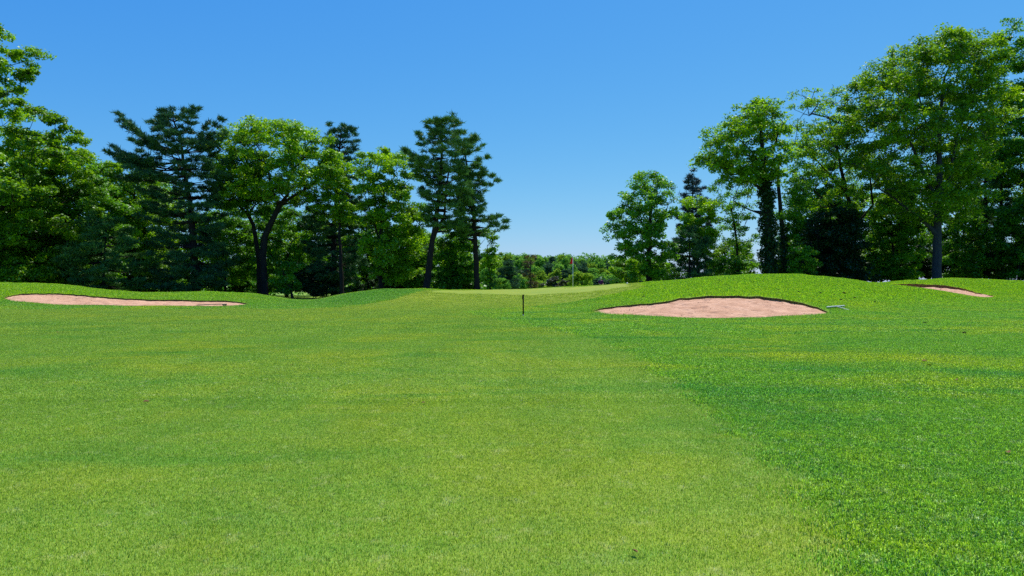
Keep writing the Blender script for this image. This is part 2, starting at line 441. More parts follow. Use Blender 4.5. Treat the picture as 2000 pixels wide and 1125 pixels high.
def sdf(poly, x, y):
    """signed distance, negative inside"""
    x = np.asarray(x, float).ravel(); y = np.asarray(y, float).ravel()
    d2 = np.full(x.shape, 1e18); inside = np.zeros(x.shape, bool)
    n = len(poly)
    for i in range(n):
        ax, ay = poly[i]; bx, by = poly[(i+1) % n]
        ex, ey = bx-ax, by-ay
        L = ex*ex + ey*ey + 1e-12
        t = np.clip(((x-ax)*ex + (y-ay)*ey) / L, 0, 1)
        d2 = np.minimum(d2, (x-ax-t*ex)**2 + (y-ay-t*ey)**2)
        if ay != by:
            c = ((ay > y) != (by > y)) & (x < (bx-ax) * (y-ay) / (by-ay) + ax)
            inside ^= c
    return np.where(inside, -1, 1) * np.sqrt(d2)

# ------------------------------------------------------------------ regions
def wob(P, amp, seed):
    """small irregularity of a mown or cut edge"""
    rg = np.random.default_rng(seed)
    n = len(P); ph = rg.uniform(0, 6.28, 6); fr = rg.integers(5, 26, 6)
    t = np.linspace(0, 2*np.pi, n, endpoint=False)
    off = sum(np.sin(fr[i]*t + ph[i]) for i in range(6)) / 3.0 * amp
    tan = np.roll(P, -1, 0) - np.roll(P, 1, 0); tan /= np.linalg.norm(tan, axis=1)[:, None] + 1e-9
    nor = np.stack([-tan[:, 1], tan[:, 0]], 1)
    return P + nor * off[:, None]

B_MID = wob(smooth_poly([hit(*p) for p in [(1156, 608), (1176, 602), (1215, 597), (1262, 593), (1300, 589), (1345, 582), (1392, 577.5), (1440, 577.5),
         (1490, 580), (1535, 586), (1572, 593), (1600, 602), (1617, 611), (1590, 614.5), (1540, 617), (1470, 620.5), (1400, 622), (1330, 620), (1250, 616), (1190, 613)]]), 0.06, 3)
B_LEFT = wob(smooth_poly([hit(*p) for p in [(8, 583), (22, 577), (50, 573.5), (100, 573), (160, 576), (215, 581), (280, 584.5), (350, 585.5), (420, 587),
         (465, 589.5), (486, 594), (450, 597.3), (380, 598), (300, 597.5), (200, 596), (100, 594.5), (45, 590)]]), 0.05, 5)
_b3 = [hit(*p, d0=44.5) for p in [(1745, 555), (1785, 554.3), (1830, 556), (1875, 562), (1915, 573), (1941, 581.3)]]
_b3 = _b3 + [np.array([x, y]) for x, y in [((1925-1000)/F*42.6, 42.6), ((1860-1000)/F*43.0, 43.0), ((1800-1000)/F*43.4, 43.4), ((1755-1000)/F*44.6, 44.6)]]
B_RIGHT = wob(smooth_poly(_b3), 0.04, 7)
BUNKERS = [B_LEFT, B_MID, B_RIGHT]

# fairway and approach outline
fr = [hit(*p) for p in [(1300, 731), (1250, 692), (1160, 660), (1060, 637), (985, 623), (930, 613), (918, 609), (960, 604.5), (1040, 599), (1110, 592), (1170, 582), (1215, 572), (1262, 560)]]
FAIR = np.array([(1.75, -60), (1.8, 2), (1.9, 3.7), (2.15, 4.7), (2.42, 6.3), (2.62, 8.5), (2.72, 11)] + [tuple(p) for p in fr]
        + [((1262-1000)/F*56, 56.5), ((1100-1000)/F*59, 59.5), (-1.5, 60.5), ((880-1000)/F*58, 58.8), tuple(hit(828, 566)), tuple(hit(806, 572)), tuple(hit(770, 584)), tuple(hit(700, 596)),
         tuple(hit(600, 602.3)), tuple(hit(450, 602.3)), tuple(hit(200, 603.2)), tuple(hit(-100, 604)), (-60, 36.5), (-80, 30), (-80, -60)])
PUTT = smooth_poly([hit(*p) for p in [(842, 570.5), (900, 573.5), (1000, 575.8), (1100, 572.5), (1180, 566), (1230, 559.5)]] +
                   [np.array([(1215-1000)/F*55, 55.4]), np.array([(1110-1000)/F*57.5, 57.2]), np.array([0, 58.2]), np.array([(880-1000)/F*56.5, 56.6])])

# ------------------------------------------------------------------ terrain mesh, cut along the region outlines
def axis(parts):
    out = []
    for a, b, s in parts: out.append(np.arange(a, b, s))
    return np.concatenate(out + [[parts[-1][1]]])
gx_core = np.arange(-38, 38.01, 0.20)
ex = 40 + np.cumsum(0.16 * 1.12 ** np.arange(1, 60)); ex = ex[ex < 700]
GX = np.concatenate([-ex[::-1], gx_core, ex])
GY = np.concatenate([np.array([-80, -60, -40, -25, -15, -8, -4]), np.arange(-2, 26, 0.45), np.arange(26, 58, 0.17),
                     58 + np.cumsum(0.2 * 1.09 ** np.arange(0, 80))])
GY = GY[GY < 900]
XX, YY = np.meshgrid(GX, GY)
V2 = np.stack([XX.ravel(), YY.ravel()], 1)
nx, ny = len(GX), len(GY)
ii, jj = np.meshgrid(np.arange(nx-1), np.arange(ny-1))
v00 = (jj * nx + ii).ravel()
T = np.concatenate([np.stack([v00, v00+1, v00+nx+1], 1), np.stack([v00, v00+nx+1, v00+nx], 1)])

def cut(V, T, s):
    """split triangles by the zero line of s (per vertex); returns V, s, T_inside, T_outside"""
    s = np.where(np.abs(s) < 1e-4, 1e-4, s)
    neg = s[T] < 0; c = neg.sum(1)
    Tin = T[c == 3]; Tout = T[c == 0]
    mixd = T[(c == 1) | (c == 2)]
    if len(mixd) == 0: return V, s, Tin, Tout
    ng = s[mixd] < 0; one_neg = ng.sum(1) == 1
    lone = np.where(one_neg, ng.argmax(1), (~ng).argmax(1))
    r = np.arange(len(mixd))
    a = mixd[r, lone]; b = mixd[r, (lone+1) % 3]; c_ = mixd[r, (lone+2) % 3]
    ekeys = np.concatenate([np.sort(np.stack([a, b], 1), 1), np.sort(np.stack([a, c_], 1), 1)])
    uq, inv = np.unique(ekeys, axis=0, return_inverse=True); inv = inv.ravel()
    sa, sb = s[uq[:, 0]], s[uq[:, 1]]; t = sa / (sa - sb)
    newV = V[uq[:, 0]] + (V[uq[:, 1]] - V[uq[:, 0]]) * t[:, None]
    base = len(V); ab = base + inv[:len(mixd)]; ac = base + inv[len(mixd):]
    V = np.concatenate([V, newV]); s = np.concatenate([s, np.zeros(len(newV))])
    tip = np.stack([a, ab, ac], 1)
    q1 = np.stack([ab, b, c_], 1); q2 = np.stack([ab, c_, ac], 1)
    Tin = np.concatenate([Tin, tip[one_neg], q1[~one_neg], q2[~one_neg]])
    Tout = np.concatenate([Tout, tip[~one_neg], q1[one_neg], q2[one_neg]])
    return V, s, Tin, Tout

def local_sdf(poly, V, pad=2.0):
    s = np.full(len(V), 9.0)
    lo, hi = poly.min(0) - pad, poly.max(0) + pad
    k = np.where((V[:, 0] > lo[0]) & (V[:, 0] < hi[0]) & (V[:, 1] > lo[1]) & (V[:, 1] < hi[1]))[0]
    s[k] = sdf(poly, V[k, 0], V[k, 1])
    return s

def emit(name, V, T, mat, lower=None, smooth=True):
    used = np.unique(T); remap = np.full(len(V), -1, int); remap[used] = np.arange(len(used))
    P = V[used]; z = ground_z(P[:, 0], P[:, 1])
    if lower is not None: z = z - lower(P)
    o = mesh_np(name, np.column_stack([P, z]), remap[T], [mat], smooth=smooth)
    tag(o, kind='structure')
    return o

def lip_depth(poly, strength, pw=1.2, flip=False):
    lo, hi = poly[:, 1].min(), poly[:, 1].max()
    def f(P):
        t = np.clip((P[:, 1] - lo) / (hi - lo), 0, 1)
        # local: compare to nearest back edge
        sx_ = np.clip((P[:, 0] - poly[:, 0].min()) / np.ptp(poly[:, 0]), 0, 1)
        if flip: sx_ = 1 - sx_
        return 0.03 + strength * (0.55 + 0.75 * sx_) * t ** pw
    return f
DEPTH = [lip_depth(B_LEFT, 0.10), lip_depth(B_MID, 0.09), lip_depth(B_RIGHT, 0.27, 2.0, True)]

V = V2; T_rest = T
rng0 = np.random.default_rng(11)
for bi, (poly, nm) in enumerate(zip(BUNKERS, ('bunker_sand_left', 'bunker_sand_middle', 'bunker_sand_right'))):
    s = local_sdf(poly, V)
    V, s, Tin, T_rest = cut(V, T_rest, s)
    # sand sheet: two midpoint subdivisions for relief
    used = np.unique(Tin); remap = np.full(len(V), -1, int); remap[used] = np.arange(len(used))
    P = V[used]; Q = remap[Tin]
    for _ in range(1):
        e = np.sort(np.concatenate([Q[:, [0, 1]], Q[:, [1, 2]], Q[:, [2, 0]]]), 1)
        uq, inv = np.unique(e, axis=0, return_inverse=True); inv = inv.ravel() + len(P)
        P = np.concatenate([P, (P[uq[:, 0]] + P[uq[:, 1]]) / 2]); n = len(Q)
        m0, m1, m2 = inv[:n], inv[n:2*n], inv[2*n:]
        Q = np.concatenate([np.stack([Q[:, 0], m0, m2], 1), np.stack([m0, Q[:, 1], m1], 1), np.stack([m2, m1, Q[:, 2]], 1), np.stack([m0, m1, m2], 1)])
    sd = sdf(poly, P[:, 0], P[:, 1])
    z = ground_z(P[:, 0], P[:, 1]) - DEPTH[bi](P)
    inner = np.clip(-sd / 0.25, 0, 1)
    rel = np.zeros(len(P))
    for k in range(26):
        a = rng0.uniform(0, 6.28); w = rng0.uniform(3, 9)
        rel += np.sin(P[:, 0]*w*math.cos(a) + P[:, 1]*w*math.sin(a) + rng0.uniform(0, 6.28))
    rel *= 0.006
    lo, hi = poly.min(0), poly.max(0)
    for k in range(60):        # footprints and dents
        fx, fy = rng0.uniform(lo[0], hi[0]), rng0.uniform(lo[1], hi[1])
        q = ((P[:, 0]-fx)/0.20)**2 + ((P[:, 1]-fy)/0.16)**2
        rel += 0.02*np.exp(-((np.sqrt(q)-1.3)/0.5)**2) - 0.06*np.exp(-q)
    z += rel * inner
    o = mesh_np(nm, np.column_stack([P, z]), Q, [M_SAND], smooth=True)
    tag(o, kind='structure')
    # soil lip between turf edge and sand
    edges = {}
    for t in Tin:
        for a, b in ((t[0], t[1]), (t[1], t[2]), (t[2], t[0])):
            kk = (min(a, b), max(a, b)); edges[kk] = edges.get(kk, 0) + 1
    bd = np.array([kk for kk, c in edges.items() if c == 1])
    pa, pb = V[bd[:, 0]], V[bd[:, 1]]
    ta, tb = ground_z(pa[:, 0], pa[:, 1]), ground_z(pb[:, 0], pb[:, 1])
    la, lb = ta - DEPTH[bi](pa) - 0.04, tb - DEPTH[bi](pb) - 0.04
    vs = np.concatenate([np.column_stack([pa, ta]), np.column_stack([pb, tb]), np.column_stack([pb, lb]), np.column_stack([pa, la])])
    n = len(bd); fs = np.stack([np.arange(n), np.arange(n)+n, np.arange(n)+2*n, np.arange(n)+3*n], 1)
    o = mesh_np('bunker_lip', vs, fs, [M_SOILR if bi == 2 else M_SOIL]); tag(o, kind='structure')

s = local_sdf(PUTT, V); V, s, T_putt, T_rest = cut(V, T_rest, s)
s = local_sdf(FAIR, V); V, s, T_fair, T_rest = cut(V, T_rest, s)
emit('putting_green', V, T_putt, M_GREEN)
emit('fairway', V, T_fair, M_FAIR)
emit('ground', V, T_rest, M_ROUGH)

# ------------------------------------------------------------------ grass
def blade_patch(name, size, count, h, hvar, w, mat, seed, lean=0.6, two=False):
    rg = np.random.default_rng(seed)
    n = count
    P = np.clip(rg.normal(0, size*0.5, (n, 2)), -size*1.5, size*1.5)
    hh = h * (1 + hvar * rg.uniform(-1, 1, n))
    az = rg.uniform(0, 2*np.pi, n); ln = lean * rg.uniform(0.1, 1, n) ** 1.0
    tw = rg.uniform(0, 2*np.pi, n)
    wx, wy = np.cos(tw)*w/2, np.sin(tw)*w/2
    tip = np.stack([P[:, 0] + np.cos(az)*hh*np.sin(ln), P[:, 1] + np.sin(az)*hh*np.sin(ln), hh*np.cos(ln)], 1)
    v = rg.uniform(0, 1, n)
    b0 = np.stack([P[:, 0]-wx, P[:, 1]-wy, np.full(n, -0.01)], 1); b1 = np.stack([P[:, 0]+wx, P[:, 1]+wy, np.full(n, -0.01)], 1)
    if two:
        mid = np.stack([P[:, 0] + np.cos(az)*hh*0.35*np.sin(ln*0.6), P[:, 1] + np.sin(az)*hh*0.35*np.sin(ln*0.6), hh*0.6], 1)
        m0 = mid - np.stack([wx, wy, 0*wx], 1)*0.8; m1 = mid + np.stack([wx, wy, 0*wx], 1)*0.8
        vs = np.stack([b0, b1, m1, m0, tip], 1).reshape(-1, 3)
        i = np.arange(n)*5
        fl = np.stack([i, i+1, i+2, i+3, i+3, i+2, i+4], 1).ravel()
        sz = np.tile([4, 3], n)
        return mesh_np(name, vs, fl, [mat], {'v': np.repeat(v, 5)}, sizes=sz, link=False)
    vs = np.stack([b0, b1, tip], 1).reshape(-1, 3)
    return mesh_np(name, vs, np.arange(n*3).reshape(-1, 3), [mat], {'v': np.repeat(v, 3)}, link=False)

def instancer(name, pts, rots, scales, idx, sources, label=None):
    coll = bpy.data.collections.new(name + '_clumps')
    for k, s_ in enumerate(sources):
        s_.name = '%s_clump_%02d' % (name, k); coll.objects.link(s_)
    me = bpy.data.meshes.new(name); me.vertices.add(len(pts)); me.vertices.foreach_set('co', np.asarray(pts, np.float32).ravel())
    a = me.attributes.new('rot', 'FLOAT_VECTOR', 'POINT'); a.data.foreach_set('vector', np.asarray(rots, np.float32).ravel())
    a = me.attributes.new('scl', 'FLOAT', 'POINT'); a.data.foreach_set('value', np.asarray(scales, np.float32))
    a = me.attributes.new('idx', 'INT', 'POINT'); a.data.foreach_set('value', np.asarray(idx, np.int32))
    o = bpy.data.objects.new(name, me); COL.objects.link(o)
    ng = bpy.data.node_groups.new(name + '_nodes', 'GeometryNodeTree')
    ng.interface.new_socket('Geometry', in_out='INPUT', socket_type='NodeSocketGeometry')
    ng.interface.new_socket('Geometry', in_out='OUTPUT', socket_type='NodeSocketGeometry')
    n, l = ng.nodes, ng.links
    gi = n.new('NodeGroupInput'); go = n.new('NodeGroupOutput')
    m2p = n.new('GeometryNodeMeshToPoints')
    iop = n.new('GeometryNodeInstanceOnPoints')
    ci = n.new('GeometryNodeCollectionInfo'); ci.inputs['Collection'].default_value = coll
    ci.inputs['Separate Children'].default_value = True; ci.inputs['Reset Children'].default_value = True
    iop.inputs['Pick Instance'].default_value = True
    def named(nm, t):
        x = n.new('GeometryNodeInputNamedAttribute'); x.data_type = t; x.inputs['Name'].default_value = nm
        return next(s for s in x.outputs if s.enabled and s.name == 'Attribute')
    e2r = n.new('FunctionNodeEulerToRotation')
    l.new(named('rot', 'FLOAT_VECTOR'), e2r.inputs[0])
    l.new(gi.outputs[0], m2p.inputs['Mesh'])
    l.new(m2p.outputs[0], iop.inputs['Points'])
    l.new(ci.outputs[0], iop.inputs['Instance'])
    l.new(named('idx', 'INT'), iop.inputs['Instance Index'])
    l.new(e2r.outputs[0], iop.inputs['Rotation'])
    l.new(named('scl', 'FLOAT'), iop.inputs['Scale'])
    l.new(iop.outputs[0], go.inputs[0])
    md = o.modifiers.new('grass', 'NODES'); md.node_group = ng
    tag(o, label=label, kind='stuff')
    return o

def normals_at(x, y, e=0.25):
    zx = (ground_z(x+e, y) - ground_z(x-e, y)) / (2*e); zy = (ground_z(x, y+e) - ground_z(x, y-e)) / (2*e)
    n = np.stack([-zx, -zy, np.ones_like(zx)], 1)
    return n / np.linalg.norm(n, axis=1)[:, None]

def eulers(nrm, yaw):
    """euler that first spins by yaw about z, then tilts z to the normal"""
    out = np.zeros((len(nrm), 3))
    # R = tilt * Rz(yaw); matrix columns
    z = nrm
    xh = np.stack([np.cos(yaw), np.sin(yaw), np.zeros_like(yaw)], 1)
    x = xh - (xh*z).sum(1)[:, None]*z; x /= np.linalg.norm(x, axis=1)[:, None]
    y = np.cross(z, x)
    # XYZ euler from matrix M=[x y z] (Blender: M = Rz Ry Rx)
    out[:, 1] = -np.arcsin(np.clip(x[:, 2], -1, 1))
    out[:, 0] = np.arctan2(y[:, 2], z[:, 2])
    out[:, 2] = np.arctan2(x[:, 1], x[:, 0])
    return out

rg = np.random.default_rng(21)
def scatter_cells(step, y0, y1, umax=0.86):
    xs = np.arange(-umax*y1 - 6, umax*y1 + 6, step); ys = np.arange(y0, y1, step)
    X, Y = np.meshgrid(xs, ys); X = X.ravel(); Y = Y.ravel()
    k = np.abs(X) < umax*np.maximum(Y, 0) + 6
    X, Y = X[k], Y[k]
    return X + rg.uniform(-.04, .04, len(X)), Y + rg.uniform(-.04, .04, len(X))

S = 0.30
LODS = [  # y0, y1, fairway (count, h, w), rough (count, h, w)
    (-1.0, 9.0, (2200, .014, .0052), (1400, .023, .0060)),
    (9.0, 20.0, (950, .015, .0095), (640, .025, .0105)),
    (20.0, 38.0, (400, .018, .019), (280, .036, .020)),
    (38.0, 60.0, (300, .014, .024), (210, .038, .026)),
]
fp, fr_, fs_, fi_, fsrc = [], [], [], [], []
rp, rr_, rs_, ri_, rsrc = [], [], [], [], []
for li, (y0, y1, fa, ro) in enumerate(LODS):
    X, Y = scatter_cells(S, y0, y1)
    sf = local_sdf(FAIR, np.stack([X, Y], 1), 90)
    sf = sf + rg.normal(0, 0.13, len(sf))
    sp = local_sdf(PUTT, np.stack([X, Y], 1), 5)
    bs = np.minimum.reduce([local_sdf(b, np.stack([X, Y], 1)) for b in BUNKERS])
    # skip ground hidden far behind the mound crests
    nrm = normals_at(X, Y)
    view = np.stack([-X, -Y, EYE - ground_z(X, Y)], 1); view /= np.linalg.norm(view, axis=1)[:, None]
    vis = ((nrm*view).sum(1) > -0.09)
    for cond, spec, P_, R_, S_, I_, src, mat, two in (
        ((sf < 0) & vis & ((sp > 0) if y0 > 30 else True), fa, fp, fr_, fs_, fi_, fsrc, M_BFAIR, False),
        ((sf >= 0) & vis & (bs > 0.42), ro, rp, rr_, rs_, ri_, rsrc, M_BROUGH, True)):
        if spec[0] == 0: continue
        k = np.where(cond)[0]
        nvar = 6
        b0 = len(src)
        for v in range(nvar):
            src.append(blade_patch('clump', S, spec[0], spec[1], 0.45, spec[2], mat, 100*li+v+(50 if two else 0), 1.15 if two else 1.0, two))
        x, y = X[k], Y[k]
        P_.append(np.stack([x, y, ground_z(x, y) + 0.001], 1))
        R_.append(eulers(nrm[k], rg.uniform(0, 6.28, len(k))))
        S_.append(rg.uniform(0.98, 1.05, len(k))); I_.append(b0 + rg.integers(0, nvar, len(k)))
instancer('fairway_grass', np.concatenate(fp), np.concatenate(fr_), np.concatenate(fs_), np.concatenate(fi_), fsrc)
instancer('rough_grass', np.concatenate(rp), np.concatenate(rr_), np.concatenate(rs_), np.concatenate(ri_), rsrc)

# shaggy turf round the bunkers and along the back crest: single blades
def edge_blades():
    Vs, At = [], []
    rg = np.random.default_rng(5)
    for bi, poly in enumerate(BUNKERS):
        lo, hi = poly.min(0)-0.6, poly.max(0)+0.6
        n = int((hi[0]-lo[0])*(hi[1]-lo[1])*1500)
        P = rg.uniform(lo, hi, (n, 2)); s = sdf(poly, P[:, 0], P[:, 1])
        kk = (s > 0.0) & (s < 0.5) & ((s < 0.12) | (rg.uniform(0, 1, n) < 0.6)); P = P[kk]; s = s[kk]
        t = (P[:, 1]-poly[:, 1].min())/(np.ptp(poly[:, 1]))
        g = 0.05
        nx_ = (sdf(poly, P[:, 0]+g, P[:, 1]) - sdf(poly, P[:, 0]-g, P[:, 1])); ny_ = (sdf(poly, P[:, 0], P[:, 1]+g) - sdf(poly, P[:, 0], P[:, 1]-g))
        nn = np.stack([nx_, ny_], 1); nn /= np.linalg.norm(nn, axis=1)[:, None]+1e-9
        h = (0.05 + 0.15*np.clip(t, 0, 1)*(s < 0.12)) * rg.uniform(0.5, 1.3, len(P))
        w = 0.016
        tw = rg.uniform(0, 6.28, len(P)); wx, wy = np.cos(tw)*w/2, np.sin(tw)*w/2
        z = ground_z(P[:, 0], P[:, 1])
        over = np.where(s < 0.1, 0.8, 0.1) * rg.uniform(0, 1, len(P))
        az = rg.uniform(0, 6.28, len(P))
        dx = -nn[:, 0]*over*h + np.cos(az)*h*0.35; dy = -nn[:, 1]*over*h + np.sin(az)*h*0.35
        b0 = np.stack([P[:, 0]-wx, P[:, 1]-wy, z-0.01], 1); b1 = np.stack([P[:, 0]+wx, P[:, 1]+wy, z-0.01], 1)
        drape = (s < 0.07) & (t > 0.25) & (rg.uniform(0, 1, len(P)) < 0.8)       # turf hanging over the lip
        dx = np.where(drape, -nn[:, 0]*(s+0.03), dx); dy = np.where(drape, -nn[:, 1]*(s+0.03), dy)
        h = np.where(drape, h*1.0, h)
        tp = np.stack([P[:, 0]+dx, P[:, 1]+dy, z+np.where(drape, -0.75*h, h*np.where(s < 0.05, 0.35, 0.9))], 1)
        tp_old = np.stack([P[:, 0]+dx, P[:, 1]+dy, z+h*np.where(s < 0.05, 0.35, 0.9)], 1)
        Vs.append(np.stack([b0, b1, tp], 1).reshape(-1, 3)); At.append(np.repeat(rg.uniform(0, 1, len(P)), 3))
    Vs = np.concatenate(Vs)
    o = mesh_np('bunker_edge_grass', Vs, np.arange(len(Vs)).reshape(-1, 3), [M_BROUGH], {'v': np.concatenate(At)})
    tag(o, kind='stuff')
edge_blades()
def debris():
    rg = np.random.default_rng(14); A, B = [], []
    for bi, poly in enumerate(BUNKERS):
        n = 700; lo, hi = poly.min(0), poly.max(0)
        P = rg.uniform(lo, hi, (n, 2)); sd = sdf(poly, P[:, 0], P[:, 1]); t = (P[:, 1]-lo[1])/(hi[1]-lo[1])
        P = P[(sd < -0.04) & (rg.uniform(0, 1, n) < np.where(sd > -0.35, 0.55, 0.10)*np.where(t > 0.45, 1, 0.35))]
        z = ground_z(P[:, 0], P[:, 1]) - DEPTH[bi](P) + 0.012
        an = rg.uniform(0, 6.28, len(P)); L = rg.uniform(0.015, 0.06, len(P))
        a = np.column_stack([P, z]); A.append(a); B.append(a + np.stack([np.cos(an)*L, np.sin(an)*L, rg.uniform(0, 0.03, len(P))], 1))
    A, B = np.concatenate(A), np.concatenate(B)
    v, f = tubes(A, B, np.full(len(A), 0.014), np.full(len(A), 0.006), 4)
    o = mesh_np('grass_clippings', v, f, [plain_mat('brown_clippings', (0.10, 0.06, 0.03), 0.95, 0.05, 0.4)]); tag(o, kind='stuff')

# ------------------------------------------------------------------ trees
def tubes(A, B, ra, rb, sides):
    """separate tapered tubes, vectorised; returns verts, quads"""
    d = B - A; L = np.linalg.norm(d, axis=1)[:, None] + 1e-9; d = d / L
    up = np.where(np.abs(d[:, 2:3]) > 0.9, np.array([[1.0, 0, 0]]), np.array([[0, 0, 1.0]]))
    u = np.cross(d, up); u /= np.linalg.norm(u, axis=1)[:, None] + 1e-9
    w = np.cross(d, u)
    an = np.arange(sides) * 2*np.pi/sides
    ring = u[:, None, :]*np.cos(an)[None, :, None] + w[:, None, :]*np.sin(an)[None, :, None]
    va = (A - d*ra[:, None]*0.3)[:, None, :] + ring*ra[:, None, None]; vb = (B + d*rb[:, None]*0.3)[:, None, :] + ring*rb[:, None, None]
    vs = np.concatenate([va, vb], 1).reshape(-1, 3)
    n = len(A); i = np.arange(n)[:, None]*2*sides; k_ = np.arange(sides)[None, :]; k2 = (k_+1) % sides
    fs = np.stack([i+k_, i+k2, i+sides+k2, i+sides+k_], 2).reshape(-1, 4)
    return vs, fs

debris()
class Skel:
    def __init__(s): s.p = []; s.par = []; s.rad = []; s.fix = []
    def add(s, p, par, fix=0.0):
        s.p.append(np.asarray(p, float)); s.par.append(par); s.fix.append(fix); return len(s.p)-1
    def path(s, pts, radii, par=-1, step=0.9, jit=0.0, rg=None):
        """dense polyline; returns node ids"""
        ids = []
        prev = np.asarray(pts[0], float)
        if par < 0: par = s.add(prev, -1, radii[0]); ids.append(par)
        for k in range(1, len(pts)):
            q = np.asarray(pts[k], float); L = np.linalg.norm(q-prev); m = max(1, int(L/step))
            for j in range(1, m+1):
                t = j/m; pt = prev + (q-prev)*t
                if jit and rg is not None and j < m: pt = pt + rg.normal(0, jit, 3)
                par = s.add(pt, par, radii[k-1] + (radii[k]-radii[k-1])*t); ids.append(par)
            prev = q
        return ids
    def reach(s, tgt, rg, kpath=0.25, step=1.0, droop=0.12, cand=None, minup=-0.3):
        """grow a limb from the best node to tgt"""
        P = np.array(s.p) if cand is None else np.array([s.p[i] for i in cand])
        v = tgt - P; dist = np.linalg.norm(v, axis=1) + 1e-6
        cost = dist * (1 + 1.3*np.clip(0.25 - v[:, 2]/dist, 0, 2))
        D = np.array(s.dist) if cand is None else np.array([s.dist[i] for i in cand])
        cost = cost + kpath * D
        b = int(np.argmin(cost)); a = b if cand is None else cand[b]
        p0 = s.p[a]; L = dist[b]; m = max(1, int(L/step)); par = a
        for j in range(1, m+1):
            t = j/m
            pt = p0 + (tgt-p0)*t
            pt[2] -= droop * L * math.sin(math.pi*t) * (1 if L > 1.5 else 0.3)
            if j < m: pt = pt + rg.normal(0, 0.07*step, 3)
            n_ = s.add(pt, par); s.dist.append(s.dist[par] + L/m); par = n_
        return par
    def initdist(s):
        s.dist = [0.0]*len(s.p)
    def radii(s, tip=0.014, power=2.3, maxr=0.4):
        n = len(s.p); acc = np.zeros(n); child = np.zeros(n, bool)
        for i in range(n-1, 0, -1):
            if not child[i]: acc[i] = tip**power
            p = s.par[i]
            if p >= 0: acc[p] += acc[i]; child[p] = True
        r = acc**(1/power)
        r = np.minimum(r, maxr)
        fx = np.array(s.fix); r = np.where(fx > 0, fx, r)
        for i in range(1, n):            # a limb never thicker than what carries it
            if s.par[i] >= 0: r[i] = min(r[i], r[s.par[i]]*0.97 if fx[i] == 0 else r[i])
        return r
    def mesh(s, minr=0.0, tip=0.014, maxr=0.4, power=2.3):
        r = s.radii(tip, power, maxr); P = np.array(s.p); par = np.array(s.par)
        k = np.where((par >= 0) & (r >= minr))[0]
        VV, FF = [], []; off = 0
        for sides, cnd in ((9, r[k] > 0.16), (5, (r[k] <= 0.16) & (r[k] > 0.05)), (3, r[k] <= 0.05)):
            kk = k[cnd]
            if len(kk) == 0: continue
            ra = np.where(np.array(s.fix)[kk] > 0, r[par[kk]], np.minimum(r[par[kk]], r[kk]*1.35))
            v, f = tubes(P[par[kk]], P[kk], ra, r[kk], sides)
            VV.append(v); FF.append(f+off); off += len(v)
        return np.concatenate(VV), np.concatenate(FF)

def leaves(C_, R_, n, size, rg, flat=0.65, up=0.5, hue=None):
    """n leaves round each tuft centre C_ of radius R_; rhombic folded leaves"""
    m = len(C_)*n
    c = np.repeat(C_, n, 0); r = np.repeat(R_, n)
    g = rg.normal(0, 1, (m, 3)); g /= np.linalg.norm(g, axis=1)[:, None]
    rad = rg.uniform(0, 1, m) ** 0.45
    p = c + g*(rad*r)[:, None]*np.array([1, 1, flat])
    nv = rg.normal(0, 1, (m, 3)); nv[:, 2] = np.abs(nv[:, 2]) + up; nv += g*0.4
    nv /= np.linalg.norm(nv, axis=1)[:, None]
    t = np.cross(nv, rg.normal(0, 1, (m, 3))); t /= np.linalg.norm(t, axis=1)[:, None] + 1e-9
    b = np.cross(nv, t)
    sz = size * rg.uniform(0.6, 1.25, m)[:, None]
    v = np.stack([p - t*sz*0.62, p + b*sz*0.46 + t*sz*0.45, p + t*sz*0.25 - b*sz*0.50], 1).reshape(-1, 3)
    hv = (np.repeat(hue, n) if hue is not None else 0.5) + rg.normal(0, 0.20, m)
    return v, np.arange(m*3).reshape(-1, 3), np.repeat(np.clip(hv, 0, 1), 3)

def row_sampler(rows, d, rg, n, shrink, depth=0.85, power=0.42, d_off=0.0):
    rows = sorted(rows); py = np.array([r[0] for r in rows], float); l = np.array([r[1] for r in rows], float); r = np.array([r[2] for r in rows], float)
    yy = np.linspace(py[0], py[-1], 200); wl_ = np.interp(yy, py, r-l); cdf = np.cumsum(wl_**1.2); cdf /= cdf[-1]
    s = np.interp(rg.uniform(0, 1, n), cdf, yy)
    ll, rr = np.interp(s, py, l), np.interp(s, py, r)
    shp = shrink / d * F
    ll, rr = ll + np.minimum(shp, (rr-ll)*0.4), rr - np.minimum(shp, (rr-ll)*0.4)
    s = np.clip(s, py[0]+shp*0.7, None)
    th = rg.uniform(0, 2*np.pi, n); rho = rg.uniform(0, 1, n)**power
    cx, hw = (ll+rr)/2, (rr-ll)/2
    X = (cx + hw*rho*np.cos(th) - 1000)/F*d
    Yo = hw/F*d*depth*rho*np.sin(th)
    Z = EYE - (s-HY)/F*d
    return np.stack([X, d + d_off + Yo, Z], 1)

def spread(P, dmin, rg):
    """thin a point set so that points keep apart"""
    out = []
    for p in P:
        if all(np.sum((p-q)**2) > dmin*dmin for q in out): out.append(p)
    return np.array(out)

SUNV = np.array(sdir)
NTRI = [0]
LPT, LSZ = 3.3, 0.9
def world_path(base, pts, d):
    out = []
    for q in pts:
        dd = d + (q[2] if len(q) > 2 else 0)
        x, y, z = at(q[0], q[1], dd); out.append(np.array([x, y, z]))
    return out

